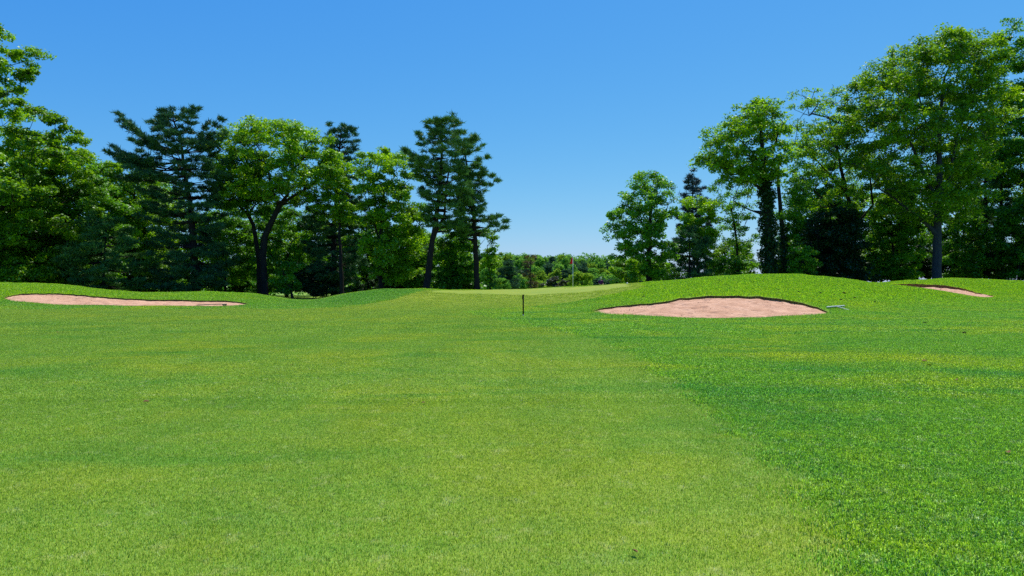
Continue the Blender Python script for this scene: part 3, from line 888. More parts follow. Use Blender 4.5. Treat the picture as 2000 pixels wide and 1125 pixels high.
def broadleaf(name, label, group, d, trunk, rad, rows, seed, mat=None, nb=60, rb=1.5, k=6, lpt=45, size=0.23, forks=(), bark=None, cat='tree',
              sparse=1.0, minr=0.012, ivy=None, depth=0.85, dens_power=0.42, tip=0.014, drooplimb=0.10, bare=0.0, hue0=0.5):
    mat = mat or M_OAK; bark = bark or M_BARK
    if trunk[0][0] > 1190: sc_ = (d+12)/d; d += 12
    elif trunk[0][0] < 950 and d < 80: sc_ = (d+4)/d; d += 4
    else: sc_ = 1.0
    rb *= sc_; size *= sc_; rad = (rad[0]*sc_, rad[1]*sc_)
    rg = np.random.default_rng(seed)
    x0, y0, _ = at(trunk[0][0], trunk[0][1], d)
    gz = float(ground_z(np.array([x0]), np.array([y0]))[0])
    base = np.array([x0, y0, gz])
    sk = Skel()
    tp = world_path(base, trunk, d); tp[0][2] = gz - 0.15
    n = len(tp); rr = [rad[0] + (rad[1]-rad[0])*i/(n-1) for i in range(n)]
    # root flare
    tp.insert(1, tp[0] + (tp[1]-tp[0])*min(0.5, 0.8/np.linalg.norm(tp[1]-tp[0]))); rr.insert(0, rad[0]*1.45)
    sk.path(tp, rr, jit=0.03, rg=rg)
    for fk in forks:
        fp_ = world_path(base, fk[0], d); fr2 = fk[1]
        P = np.array(sk.p); a = int(np.argmin(np.sum((P-fp_[0])**2, 1)))
        sk.path([sk.p[a]] + fp_[1:], [fr2[0] + (fr2[1]-fr2[0])*i/(len(fp_)-1) for i in range(len(fp_))], par=a, jit=0.05, rg=rg)
    sk.initdist()
    carriers = [i for i in range(len(sk.p)) if sk.p[i][2] > gz + 0.2*(tp[-1][2]-gz)] or list(range(len(sk.p)))
    B = row_sampler(rows, d, rg, nb*4, rb*0.7, depth, dens_power)
    B = spread(B, rb*0.95, rg)[:nb]
    # nearest first
    P0 = np.array([sk.p[i] for i in carriers])
    dd = np.array([np.min(np.sum((P0-b)**2, 1)) for b in B]); B = B[np.argsort(dd)]
    C_, R_, H_ = [], [], []
    for b in B:
        nodes_ok = [i for i in range(len(sk.p)) if (i in carr) ] if False else None
        e = sk.reach(b, rg, 0.22, 1.1, drooplimb, cand=carriers)
        carriers += list(range(len(sk.p)))[-max(1, 6):]
        carriers = list(dict.fromkeys(carriers))
        hb = rg.normal(hue0, 0.13)
        kk = max(2, int(k*rg.uniform(0.6, 1.4)*sparse))
        rbx = rb*rg.uniform(0.75, 1.25)
        local = list(range(max(0, len(sk.p)-4), len(sk.p)))
        for _ in range(kk):
            g = rg.normal(0, 1, 3); g /= np.linalg.norm(g); g[2] = abs(g[2])*0.75 - 0.15
            t = b + g*rbx*rg.uniform(0.55, 1.0)
            if t[2] < gz + 0.5: continue
            sk.reach(t, rg, 0.1, 0.9, 0.02, cand=local)
            local.append(len(sk.p)-1)
            if rg.uniform() < bare: continue
            C_.append(t); R_.append(rbx*rg.uniform(0.36, 0.60)); H_.append(np.clip(hb + rg.normal(0, 0.08), 0, 1))
    C_ = np.array(C_); R_ = np.array(R_); H_ = np.array(H_)
    v, f, a = leaves(C_, R_*1.08, int(lpt*LPT), size*LSZ, rg, hue=H_)
    tv, tf = sk.mesh(minr, tip)
    root = empty(name, base)
    mesh_np('trunk', tv-base, tf, [bark], smooth=True, parent=root)
    mesh_np('crown', v-base, f, [mat], {'v': a}, parent=root)
    NTRI[0] += len(f)*2 + len(tf)*2
    if ivy:
        y1, y2, rI, nI = ivy
        P = np.array([p for p in tp]);
        tt = rg.uniform(0, 1, nI); pz = Zr(d, y1) + (Zr(d, y2)-Zr(d, y1))*tt
        px_ = np.interp(pz, [q[2] for q in tp], [q[0] for q in tp]); an = rg.uniform(0, 6.28, nI)
        wv = rI*(1 + 0.35*np.sin(pz*2.1 + an*2) + 0.2*np.sin(pz*5))*(1.1-0.35*tt)
        cc = np.stack([px_ + np.cos(an)*wv, d + np.sin(an)*wv, pz], 1)
        v, f, a = leaves(cc, np.full(nI, 0.4), 26, 0.19, rg, flat=1.2, up=0.1, hue=np.clip(rg.normal(0.4, 0.2, nI), 0, 1))
        mesh_np('ivy', v-base, f, [M_IVY], {'v': a}, parent=root); NTRI[0] += len(f)*2
    tag(root, label, cat, group)
    return root

def needles(C_, D_, n, length, width, rg, hue):
    """sprays of needles: triangles fanning round direction D_"""
    m = len(C_)*n
    c = np.repeat(C_, n, 0); dr = np.repeat(D_, n, 0)
    v = dr*0.65 + rg.normal(0, 0.62, (m, 3)); v[:, 2] += 0.15; v /= np.linalg.norm(v, axis=1)[:, None]
    o = rg.normal(0, 1, (m, 3)); w = np.cross(v, o); w /= np.linalg.norm(w, axis=1)[:, None]+1e-9
    c = c + rg.normal(0, length*0.35, (m, 3))*np.array([1, 1, 0.45])
    L = length*rg.uniform(0.6, 1.2, m)[:, None]
    vs = np.stack([c - w*width/2, c + w*width/2, c + v*L], 1).reshape(-1, 3)
    hv = np.clip(np.repeat(hue, n) + rg.normal(0, 0.18, m), 0, 1)
    return vs, np.arange(m*3).reshape(-1, 3), np.repeat(hv, 3)

def conifer(name, label, group, d, trunk, rad, rows, seed, mat=None, dz=0.55, per=4, npt=16, length=0.34, width=0.055, rise=0.15, tw=0.55,
            bark=None, extra=(), forks=(), dead=(), cat='tree', fill=1.0, tiers=0.0):
    mat = mat or M_PIN; bark = bark or M_BARKP
    if trunk[0][0] > 1190: sc_ = (d+12)/d; d += 12
    elif trunk[0][0] < 950 and d < 80: sc_ = (d+4)/d; d += 4
    else: sc_ = 1.0
    dz *= sc_; length *= sc_; width *= sc_; rad = (rad[0]*sc_, rad[1]*sc_)
    rg = np.random.default_rng(seed)
    x0, y0, _ = at(trunk[0][0], trunk[0][1], d)
    gz = float(ground_z(np.array([x0]), np.array([y0]))[0]); base = np.array([x0, y0, gz])
    sk = Skel(); tp = world_path(base, trunk, d); tp[0][2] = gz-0.15
    n = len(tp); zz = np.array([q[2] for q in tp]); zz[0] = gz
    rr = list(rad[0] + (rad[1]-rad[0])*(zz-zz[0])/(zz[-1]-zz[0]))
    sk.path(tp, rr, jit=0.02, rg=rg, step=0.7)
    for fk in forks:
        fp_ = world_path(base, fk[0], d)
        P = np.array(sk.p); a = int(np.argmin(np.sum((P-fp_[0])**2, 1)))
        sk.path([sk.p[a]] + fp_[1:], [fk[1][0] + (fk[1][1]-fk[1][0])*i/(len(fp_)-1) for i in range(len(fp_))], par=a, step=0.7)
    rows = sorted(rows); py = np.array([r[0] for r in rows], float); lf = np.array([r[1] for r in rows], float); rt = np.array([r[2] for r in rows], float)
    ztop, zbot = Zr(d, py[0]), Zr(d, py[-1])
    C_, D_, H_ = [], [], []
    jobs = []
    z = zbot
    while z < ztop - 0.1:
        row = HY - (z-EYE)/d*F
        l, r = np.interp(row, py, lf), np.interp(row, py, rt)
        tx = np.interp(z, zz, [q[0] for q in tp])
        for _ in range(max(1, int(per*rg.uniform(0.6, 1.4)))):
            az = rg.uniform(0, 2*np.pi); cx = math.cos(az)
            Lx = ((r if cx > 0 else l)-1000)/F*d - tx
            wid = abs((r-l)/2/F*d)
            L = math.hypot(cx*abs(Lx), math.sin(az)*max(wid*0.8, 0.5)) * rg.uniform(0.6, 1.05)
            L = max(0.5, L)
            if tiers and rg.uniform() < tiers*(0.5+0.5*math.sin(z*2.4)): continue
            a0 = np.array([tx, float(np.interp(z, zz, [q[1] for q in tp])), z])
            rel = (z-zbot)/(ztop-zbot+1e-6)
            rs = rise + 0.55*max(0, rel-0.75)/0.25*rg.uniform(0.6, 1.2) - 0.10*(1-rel)
            tipp = a0 + np.array([cx*L, math.sin(az)*L, L*rs + rg.normal(0, 0.15)])
            a0 = a0 - np.array([0, 0, min(0.35*L*max(rs, 0.05)+0.15, 1.2)])
            jobs.append((a0, tipp, L))
        z += dz*rg.uniform(0.7, 1.3)
    for (p0, p1) in extra:
        q0, q1 = np.array(at(*p0[:2], d + (p0[2] if len(p0) > 2 else 0))), np.array(at(*p1[:2], d + (p1[2] if len(p1) > 2 else 0)))
        jobs.append((q0, q1, np.linalg.norm(q1-q0)))
    P_tr = np.array(sk.p)
    for a0, tipp, L in jobs:
        a = int(np.argmin(np.sum((P_tr-a0)**2, 1)))
        par = a; m = max(2, int(L/0.8)); p0 = sk.p[a]; ids = []
        for j in range(1, m+1):
            t = j/m; pt = p0 + (tipp-p0)*t; pt = pt + np.array([0, 0, -0.10*L*math.sin(math.pi*t)]) + rg.normal(0, 0.03, 3)
            par = sk.add(pt, par, max(0.012, 0.030*L**0.6*(1-t*0.85))); ids.append(par)
        dirv = (tipp-p0); dirv /= np.linalg.norm(dirv)+1e-9; side = np.cross(dirv, [0, 0, 1]); side /= np.linalg.norm(side)+1e-9
        hb = rg.normal(0.5, 0.14)
        nt = max(2, int(L*4.2*fill))
        for q in range(nt):
            t = rg.uniform(0.28 if L > 2 else 0.1, 1.0)**0.8
            j = min(m-1, int(t*m)); pc = sk.p[ids[j]]
            sd = rg.choice([-1, 1]); ll = tw*L*0.5*(1.15-t)*rg.uniform(0.4, 1.2) + 0.15
            tv = dirv*0.6 + side*sd*0.8 + np.array([0, 0, rg.uniform(0, 0.25)]); tv /= np.linalg.norm(tv)
            ns = max(1, int(ll/0.42))
            for s_ in range(1, ns+1):
                C_.append(pc + tv*ll*s_/ns); D_.append(tv); H_.append(hb)
        C_.append(tipp); D_.append(dirv); H_.append(hb)
    for (p0, p1) in dead:
        q0, q1 = np.array(at(*p0[:2], d)), np.array(at(p1[0], p1[1], d + (p1[2] if len(p1) > 2 else 0)))
        a = int(np.argmin(np.sum((P_tr-q0)**2, 1))); sk.path([sk.p[a], (sk.p[a]+q1)/2 + rg.normal(0, .1, 3), q1], [0.05, 0.035, 0.012], par=a)
    C_, D_, H_ = np.array(C_), np.array(D_), np.clip(np.array(H_), 0, 1)
    vs, fs, at_ = needles(C_, D_, int(npt*1.6), length*1.1, width*1.3, rg, H_)
    tv_, tf_ = sk.mesh(0.012)
    root = empty(name, base)
    mesh_np('trunk', tv_-base, tf_, [bark], smooth=True, parent=root)
    mesh_np('crown', vs-base, fs, [mat], {'v': at_}, parent=root)
    NTRI[0] += len(fs) + len(tf_)*2
    tag(root, label, cat, group)
    return root

GL = 'trees lining the left side of the hole'
GR = 'trees lining the right side of the hole'
# ---- left side
broadleaf('maple_tree', 'tall bright maple at the far left edge, a loose tuft of foliage above its crown', GL, 60, [(-70, 575), (-72, 400), (-60, 250), (-50, 150), (-60, 90)], (0.42, 0.12),
  [(52, -60, 14), (75, -120, 60), (95, -150, 82), (130, -170, 82), (160, -190, 66), (178, -200, 20), (200, -210, 60), (225, -220, 125), (265, -240, 158), (300, -240, 155), (330, -240, 170), (400, -240, 190), (470, -230, 160), (530, -210, 110), (560, -180, 90)],
  1, M_YEL, nb=250, rb=1.15, k=7, lpt=28, size=0.24, hue0=0.45)
broadleaf('maple_tree', 'rounded green maple rising right beside the tallest left edge tree', GL, 68, [(150, 575), (150, 450), (152, 380)], (0.3, 0.1),
  [(300, 120, 175), (325, 90, 215), (360, 80, 240), (410, 80, 258), (470, 80, 262), (530, 80, 240), (560, 90, 220)], 2, M_MAP, nb=75, rb=1.2, k=7, lpt=32, size=0.24, hue0=0.6)
broadleaf('maple_tree', 'light green round-topped tree in the sky gap left of the leaning-topped pine', GL, 78, [(262, 575), (262, 450), (262, 380)], (0.3, 0.1),
  [(316, 185, 250), (330, 170, 300), (360, 165, 330), (410, 170, 345), (470, 180, 350), (540, 190, 340)], 3, M_YEL, nb=80, rb=1.35, k=7, lpt=32, size=0.25, hue0=0.5)
conifer('young_pine_tree', 'low soft-needled young pine with drooping blue-green layers behind the left bunker', GL, 62, [(200, 570), (205, 480), (208, 432)], (0.16, 0.03),
  [(430, 195, 220), (450, 160, 250), (475, 140, 270), (510, 125, 288), (540, 130, 290), (558, 150, 275)], 4, M_PIN, dz=0.4, per=6, npt=18, rise=0.05, length=0.32)
conifer('white_pine_tree', 'big dark pine with wide flat boughs sweeping up to the left, behind the left bunker', GL, 64,
  [(385, 575), (378, 480), (372, 400), (360, 330), (354, 280), (340, 238)], (0.42, 0.07),
  [(222, 328, 350), (245, 305, 395), (265, 285, 425), (290, 262, 432), (312, 250, 430), (345, 245, 440), (372, 262, 435), (400, 290, 425), (440, 285, 440), (500, 285, 450), (560, 295, 450)],
  5, M_PIND, dz=0.34, per=5, npt=20, rise=0.10, tiers=0.30, fill=1.0,
  extra=[((350, 300), (238, 228)), ((350, 306), (246, 244, 1)), ((352, 310), (262, 250, -1)), ((350, 322), (216, 298)), ((352, 326), (240, 301, 1.0)), ((352, 330), (228, 290, -1)),
         ((345, 262), (318, 221)), ((345, 270), (375, 230)), ((352, 300), (430, 236)), ((352, 300), (405, 242, 1)), ((350, 280), (318, 232, .6)), ((356, 318), (436, 262)), ((352, 322), (255, 345)), ((356, 330), (240, 348, 1))],
  forks=[([(362, 350), (345, 318), (322, 282)], (0.12, 0.05))])
broadleaf('oak_tree', 'broad-crowned oak with a forked dark trunk, crown top rising between two pines', GL, 68,
  [(517, 588), (513, 500), (517, 462), (532, 430), (546, 402)], (0.36, 0.25),
  [(236, 500, 580), (244, 450, 610), (262, 425, 640), (290, 410, 652), (330, 405, 655), (365, 410, 650), (395, 430, 640)], 6, M_YEL, nb=125, rb=1.15, k=6, lpt=20, size=0.22, bare=0.08,
  forks=[([(546, 402), (530, 372), (524, 335), (512, 300)], (0.20, 0.06)), ([(546, 402), (562, 380), (566, 345), (575, 310)], (0.18, 0.06)), ([(546, 402), (575, 382), (608, 362), (628, 340)], (0.17, 0.05))], hue0=0.62, tip=0.017)
broadleaf('oak_tree', 'smaller oak whose dark limbs fan out left of the forked oak trunk', GL, 70,
  [(508, 586), (505, 500), (495, 440), (485, 420)], (0.26, 0.17),
  [(292, 440, 500), (310, 415, 520), (345, 405, 530), (385, 405, 535), (420, 415, 540)], 7, M_MAP, nb=42, rb=1.2, k=6, lpt=26, size=0.23,
  forks=[([(485, 420), (465, 400), (440, 382), (418, 378)], (0.12, 0.04)), ([(485, 420), (478, 385), (470, 355)], (0.11, 0.04)), ([(490, 425), (498, 400), (505, 370)], (0.10, 0.04))], hue0=0.55)
broadleaf('understory_tree', 'leafy low tree filling in beneath the forked oak', GL, 75, [(560, 590), (560, 520), (562, 480)], (0.16, 0.06),
  [(405, 540, 600), (430, 500, 640), (470, 460, 650), (520, 450, 640), (575, 470, 620)], 8, M_MAP, nb=60, rb=1.1, k=6, lpt=26, size=0.22)
broadleaf('understory_tree', 'slim bent sapling in the dip between the two left mounds', GL, 63, [(572, 592), (566, 560), (556, 545), (552, 525)], (0.12, 0.05),
  [(510, 540, 580), (535, 520, 600), (565, 525, 600), (580, 540, 590)], 9, M_MAP, nb=16, rb=0.7, k=4, lpt=20, size=0.20)
broadleaf('understory_tree', 'shaded low tree between the big left pine and the oak', GL, 76, [(440, 580), (440, 500)], (0.16, 0.06),
  [(395, 400, 470), (430, 390, 500), (480, 385, 510), (550, 390, 500)], 10, M_MAP, nb=45, rb=1.1, k=6, lpt=26, size=0.22)
conifer('white_pine_tree', 'dark pine whose narrow top pokes out behind the oak crown', GL, 72, [(652, 592), (652, 450), (660, 330), (666, 252)], (0.36, 0.05),
  [(248, 660, 672), (262, 645, 690), (280, 636, 706), (310, 636, 706), (350, 615, 700), (420, 595, 712), (500, 590, 718), (575, 600, 715)], 11, M_PIND, dz=0.42, per=5, npt=20, rise=0.18)
broadleaf('oak_tree', 'narrow bright tree standing in front of the pine with the narrow top', GL, 67, [(668, 588), (664, 480), (660, 380)], (0.22, 0.08),
  [(290, 625, 672), (315, 615, 690), (350, 610, 700), (400, 615, 705), (440, 620, 700)], 12, M_YEL, nb=34, rb=1.05, k=6, lpt=26, size=0.22, hue0=0.55)
broadleaf('oak_tree', 'rounded light green oak just left of the two tall pines', GL, 66, [(745, 578), (742, 500), (746, 420), (750, 360)], (0.30, 0.10),
  [(289, 715, 770), (300, 700, 795), (325, 692, 815), (370, 688, 822), (420, 690, 832), (470, 695, 835), (520, 700, 835), (550, 710, 825)], 13, M_YEL, nb=95, rb=1.15, k=6, lpt=28, size=0.22, hue0=0.58,
  forks=[([(744, 470), (725, 420), (712, 380)], (0.12, 0.05)), ([(744, 450), (775, 400), (790, 360)], (0.12, 0.05))])
conifer('white_pine_tree', 'tall pine leaning slightly right with bare lower trunk at the edge of the putting green', GL, 62,
  [(831, 566), (840, 500), (850, 440), (858, 380), (862, 310), (864, 246)], (0.34, 0.06),
  [(241, 840, 885), (255, 828, 905), (272, 825, 918), (292, 812, 925), (302, 797, 925), (330, 806, 925), (360, 822, 925), (395, 826, 915), (420, 832, 905), (440, 838, 895)],
  14, M_PIN, dz=0.30, per=5, npt=20, rise=0.14, tiers=0.28, forks=[([(846, 465), (868, 420), (872, 360), (884, 300)], (0.15, 0.05))],
  dead=[((852, 430), (826, 412)), ((850, 450), (905, 442)), ((855, 400), (824, 388, 1))], extra=[((858, 330), (797, 297)), ((858, 325), (806, 306, 1)), ((862, 285), (826, 273))])
conifer('white_pine_tree', 'right-hand pine of the pair by the green with boughs reaching furthest right', GL, 66,
  [(933, 567), (929, 500), (926, 430), (918, 360), (908, 300), (900, 272)], (0.30, 0.05),
  [(262, 880, 915), (285, 882, 938), (310, 890, 948), (340, 892, 952), (356, 895, 964), (380, 896, 946), (405, 892, 950), (425, 888, 974), (440, 885, 975), (456, 900, 950)],
  15, M_PIN, dz=0.30, per=5, npt=20, rise=0.12, tiers=0.28, extra=[((928, 448), (984, 434)), ((928, 452), (980, 446, 1)), ((928, 455), (972, 424, -1)), ((922, 372), (968, 354)), ((926, 440), (885, 436))],
  dead=[((929, 480), (948, 466)), ((929, 470), (896, 455))])
broadleaf('understory_tree', 'mid green tree filling the space between the leaning pine and its neighbour', GL, 70, [(885, 575), (885, 500)], (0.14, 0.05),
  [(432, 870, 915), (450, 850, 935), (490, 845, 940), (540, 845, 940), (565, 850, 940)], 16, M_MAP, nb=48, rb=0.95, k=6, lpt=26, size=0.21)
broadleaf('understory_tree', 'slender bright green tree with bare twigs right of the far pine trunk', GL, 72, [(958, 575), (955, 520), (952, 490)], (0.10, 0.04),
  [(448, 935, 960), (470, 932, 978), (500, 932, 985), (540, 930, 982), (566, 930, 980)], 17, M_YEL, nb=34, rb=0.85, k=5, lpt=24, size=0.20, bare=0.15)
broadleaf('understory_tree', 'dark leafy thicket tree low between the rounded oak and the leaning pine', GL, 71, [(800, 578), (800, 510)], (0.14, 0.05),
  [(400, 800, 840), (430, 770, 850), (480, 760, 860), (540, 760, 860), (565, 765, 855)], 18, M_MAP, nb=50, rb=1.0, k=6, lpt=26, size=0.21, hue0=0.4)
broadleaf('shrub', 'low pale green shrub at the back of the putting green beside the pine trunk', None, 70, [(905, 572), (905, 555)], (0.05, 0.03),
  [(520, 850, 905), (540, 840, 925), (566, 838, 930)], 19, M_FAR, nb=18, rb=0.7, k=5, lpt=24, size=0.18, cat='shrub')
broadleaf('shrub', 'small rounded shrub on the grass right of the far pine trunk', None, 72, [(985, 572), (985, 560)], (0.04, 0.02),
  [(545, 955, 1000), (568, 945, 1012)], 20, M_FAR, nb=8, rb=0.6, k=4, lpt=24, size=0.17, cat='shrub')
for i, (cx, top, w, d, lab) in enumerate([(-30, 225, 190, 72, 'full leafy tree filling in behind the trunk of the far left maple'), (60, 330, 150, 70, 'solid leafy tree low below the far left maple crown'), (215, 322, 120, 86, 'rounded tree low in the sky gap behind the light green round-topped tree'),
                                    (300, 340, 130, 92, 'leafy tree crown showing behind the left boughs of the big pine'), (20, 420, 170, 64, 'low leafy tree directly behind the far left mound')]):
    broadleaf('maple_tree', lab, GL, d, [(cx, 578), (cx+3, 500), (cx, max(top+60, 430))], (0.26, 0.1),
      [(top, cx-w*0.2, cx+w*0.2), (top+18, cx-w*0.42, cx+w*0.42), (top+60, cx-w*0.55, cx+w*0.55), (520, cx-w*0.6, cx+w*0.6), (565, cx-w*0.55, cx+w*0.55)], 130+i, [M_YEL, M_MAP][i % 2], nb=85, rb=1.2, k=6, lpt=30, size=0.24, hue0=0.5)
broadleaf('shrub', 'dark thicket filling the dip between the two left mounds', None, 72, [(612, 588), (612, 578)], (0.05, 0.03),
  [(520, 590, 640), (545, 560, 690), (592, 555, 720)], 140, M_DRK, nb=60, rb=0.9, k=6, lpt=26, size=0.2, cat='shrub', hue0=0.5)
broadleaf('shrub', 'dark undergrowth under the rounded oak left of the tall pines', None, 74, [(760, 578), (760, 570)], (0.05, 0.03),
  [(530, 740, 800), (550, 700, 850), (575, 690, 860)], 141, M_DRK, nb=45, rb=0.9, k=6, lpt=26, size=0.2, cat='shrub', hue0=0.7)
# wood behind the left trees: single trees, each with crown and trunk
back_l = [(-260, 330, 150, 92), (-90, 380, 170, 88), (60, 400, 150, 86), (190, 430, 150, 84), (330, 400, 140, 88), (430, 400, 130, 92), (520, 400, 150, 94), (620, 420, 140, 90), (715, 420, 140, 92), (800, 440, 120, 88), (880, 455, 110, 90)]
txt_l = ['beyond the left picture edge', 'deep behind the far left maple', 'behind the left end of the left bunker', 'behind the low young pine', 'behind the big left pine', 'between the big left pine and the oak', 'behind the forked oak',
         'behind the narrow-topped pine', 'behind the rounded oak', 'behind the leaning pine', 'behind the right-hand pine']
for i, (cx, top, w, d) in enumerate(back_l):
    broadleaf('woodland_tree', 'shaded woodland tree ' + txt_l[i], 'trees in the wood behind', d, [(cx, 580), (cx+4, 500), (cx, 460)], (0.24, 0.1),
      [(top, cx-w*0.2, cx+w*0.2), (top+20, cx-w*0.42, cx+w*0.42), (top+70, cx-w*0.55, cx+w*0.55), (530, cx-w*0.55, cx+w*0.55), (578, cx-w*0.5, cx+w*0.5)], 30+i,
      [M_MAP, M_YEL, M_MAP][i % 3], nb=62, rb=1.35, k=6, lpt=26, size=0.28, minr=0.03, hue0=0.45)
# ---- right side
broadleaf('oak_tree', 'round isolated-looking tree nearest the sky gap on the right side of the green', GR, 60, [(1268, 553), (1267, 500), (1270, 440), (1272, 400)], (0.26, 0.10),
  [(342, 1235, 1300), (352, 1222, 1318), (375, 1208, 1330), (400, 1186, 1332), (430, 1182, 1332), (470, 1180, 1325), (495, 1190, 1320), (515, 1200, 1315), (545, 1210, 1320)], 51, M_MAP, nb=110, rb=1.0, k=6, lpt=21, size=0.20, hue0=0.6, bare=0.1,
  forks=[([(1268, 460), (1245, 420), (1225, 400)], (0.10, 0.04)), ([(1268, 470), (1295, 430), (1305, 400)], (0.10, 0.04))])
conifer('spruce_tree', 'blue-grey spruce tip showing between two leafy trees right of the gap', GR, 76, [(1356, 548), (1354, 450), (1352, 344)], (0.2, 0.03),
  [(343, 1350, 1355), (360, 1338, 1368), (385, 1332, 1376), (430, 1325, 1385), (500, 1318, 1392), (545, 1315, 1395)], 52, M_SPR, dz=0.4, per=5, npt=16, rise=0.25)
broadleaf('oak_tree', 'small sunny-topped tree in front of the blue-grey spruce', GR, 64, [(1365, 552), (1362, 500), (1362, 450)], (0.18, 0.07),
  [(384, 1345, 1392), (400, 1325, 1402), (430, 1318, 1410), (470, 1320, 1410), (500, 1325, 1400)], 53, M_YEL, nb=40, rb=0.95, k=6, lpt=26, size=0.20, hue0=0.6)
conifer('hemlock_tree', 'dark layered conifer under the small sunny-topped tree', GR, 62, [(1347, 553), (1347, 500), (1347, 445)], (0.14, 0.03),
  [(440, 1338, 1356), (470, 1318, 1380), (505, 1308, 1388), (545, 1300, 1392)], 54, M_PIND, dz=0.55, per=6, npt=20, rise=0.02, tiers=0.5)
broadleaf('oak_tree', 'thin-trunked airy tree left of the ivy-clad trunk with sky showing through', GR, 66, [(1441, 548), (1440, 500), (1436, 450), (1428, 400)], (0.15, 0.07),
  [(352, 1385, 1450), (370, 1378, 1480), (400, 1385, 1488), (440, 1395, 1490), (480, 1400, 1490), (515, 1405, 1485)], 55, M_MAP, nb=36, rb=0.95, k=5, lpt=14, size=0.20, bare=0.2, hue0=0.55)
broadleaf('oak_tree', 'tall oak with a thick ivy-clad trunk and a long limb reaching left', GR, 58,
  [(1505, 545), (1502, 470), (1498, 400), (1493, 340), (1488, 280), (1485, 235)], (0.42, 0.10),
  [(194, 1452, 1515), (205, 1432, 1535), (225, 1415, 1550), (248, 1385, 1555), (270, 1378, 1555), (300, 1360, 1550), (322, 1352, 1548), (345, 1385, 1545), (365, 1400, 1550)], 56, M_YEL, nb=84, rb=1.05, k=6, lpt=18, size=0.21,
  forks=[([(1497, 385), (1465, 350), (1430, 332), (1395, 322)], (0.17, 0.05)), ([(1493, 330), (1468, 295), (1440, 270)], (0.12, 0.05)), ([(1492, 320), (1515, 280), (1530, 240)], (0.13, 0.05)), ([(1500, 425), (1470, 412), (1432, 392)], (0.10, 0.04))],
  ivy=(545, 345, 0.62, 420), hue0=0.55, bare=0.05)
broadleaf('oak_tree', 'second dark stem close behind the ivy-clad trunk with a high thin crown', GR, 61, [(1532, 545), (1528, 450), (1520, 360), (1522, 300)], (0.26, 0.09),
  [(350, 1535, 1575), (380, 1520, 1590), (430, 1520, 1590), (470, 1530, 1580)], 57, M_MAP, nb=26, rb=0.95, k=5, lpt=22, size=0.20, bare=0.15, ivy=(545, 440, 0.35, 110))
broadleaf('oak_tree', 'airy yellowish oak with many bare upper branches between the ivy tree and the great oak', GR, 65,
  [(1670, 548), (1668, 480), (1666, 430), (1650, 360), (1635, 290), (1620, 230)], (0.28, 0.08),
  [(172, 1588, 1640), (190, 1540, 1680), (220, 1530, 1710), (270, 1535, 1720), (320, 1540, 1715), (370, 1555, 1700), (410, 1570, 1690)], 58, M_YEL, nb=95, rb=1.1, k=6, lpt=14, size=0.20, bare=0.42, tip=0.02, hue0=0.6,
  forks=[([(1668, 440), (1625, 400), (1590, 372), (1560, 355)], (0.14, 0.05)), ([(1655, 380), (1610, 330), (1570, 290)], (0.12, 0.04)), ([(1668, 440), (1705, 400), (1700, 350), (1690, 300)], (0.16, 0.06))])
broadleaf('oak_tree', 'great spreading oak on the right, tall grey trunk rising from behind the right bunker', GR, 60,
  [(1830, 546), (1830, 480), (1832, 420), (1834, 360), (1834, 300), (1836, 220), (1845, 150)], (0.40, 0.10),
  [(68, 1810, 1870), (80, 1785, 1915), (96, 1745, 1945), (118, 1690, 1960), (145, 1662, 1962), (170, 1650, 1965), (200, 1632, 1965), (240, 1618, 1962), (290, 1625, 1955), (340, 1640, 1945), (385, 1670, 1930), (430, 1700, 1900)], 59, M_OAK, nb=225, rb=1.2, k=6, lpt=21, size=0.22, hue0=0.62,
  forks=[([(1830, 455), (1790, 420), (1745, 385), (1705, 360)], (0.19, 0.06)), ([(1831, 400), (1800, 330), (1775, 270), (1755, 200)], (0.19, 0.06)), ([(1833, 400), (1858, 330), (1868, 270), (1895, 200)], (0.19, 0.06)),
         ([(1834, 300), (1805, 230), (1790, 160)], (0.14, 0.05)), ([(1868, 290), (1900, 240), (1930, 190)], (0.10, 0.04))], bark=bark_mat('pale_grey_bark', (0.035, 0.036, 0.04), (0.075, 0.076, 0.082)))
broadleaf('oak_tree', 'tallest tree at the right picture edge, top cut by the frame side', GR, 66, [(2010, 550), (2008, 420), (2010, 300), (2015, 180)], (0.36, 0.12),
  [(40, 1965, 2070), (56, 1945, 2110), (85, 1930, 2150), (150, 1930, 2190), (230, 1925, 2210), (320, 1925, 2220), (400, 1930, 2200), (470, 1940, 2170), (530, 1960, 2140)], 60, M_MAP, nb=230, rb=1.3, k=6, lpt=26, size=0.24, hue0=0.55)
for (cx, rw, sd, lab) in ((1925, 24, 61, 'straight dark pine trunk with sparse boughs just right of the great oak'), (1956, 26, 62, 'dark bare-trunked pine standing in shade near the right edge')):
    conifer('shaded_pine_tree', lab, GR, 70, [(cx, 549), (cx, 400), (cx-2, 250)], (0.22, 0.06),
      [(250, cx-rw, cx+rw), (330, cx-rw*1.6, cx+rw*1.6), (450, cx-rw*1.8, cx+rw*1.8), (500, cx-rw, cx+rw)], sd, M_PIND, dz=0.7, per=4, npt=16, rise=0.05)
broadleaf('holly_tree', 'dense almost black evergreen mass left of the airy oak trunk', GR, 62, [(1628, 548), (1628, 500), (1628, 470)], (0.16, 0.08),
  [(405, 1610, 1650), (425, 1585, 1680), (460, 1562, 1698), (510, 1552, 1705), (548, 1548, 1705)], 63, M_DRK, nb=75, rb=0.95, k=7, lpt=30, size=0.19, hue0=0.45)
broadleaf('shrub', 'pale green shrub catching light right of the ivy-clad trunk', None, 58, [(1560, 548), (1560, 530)], (0.06, 0.03),
  [(482, 1548, 1580), (500, 1535, 1592), (530, 1532, 1595), (548, 1535, 1590)], 64, M_MAP, nb=20, rb=0.7, k=5, lpt=24, size=0.17, cat='shrub', hue0=0.7)
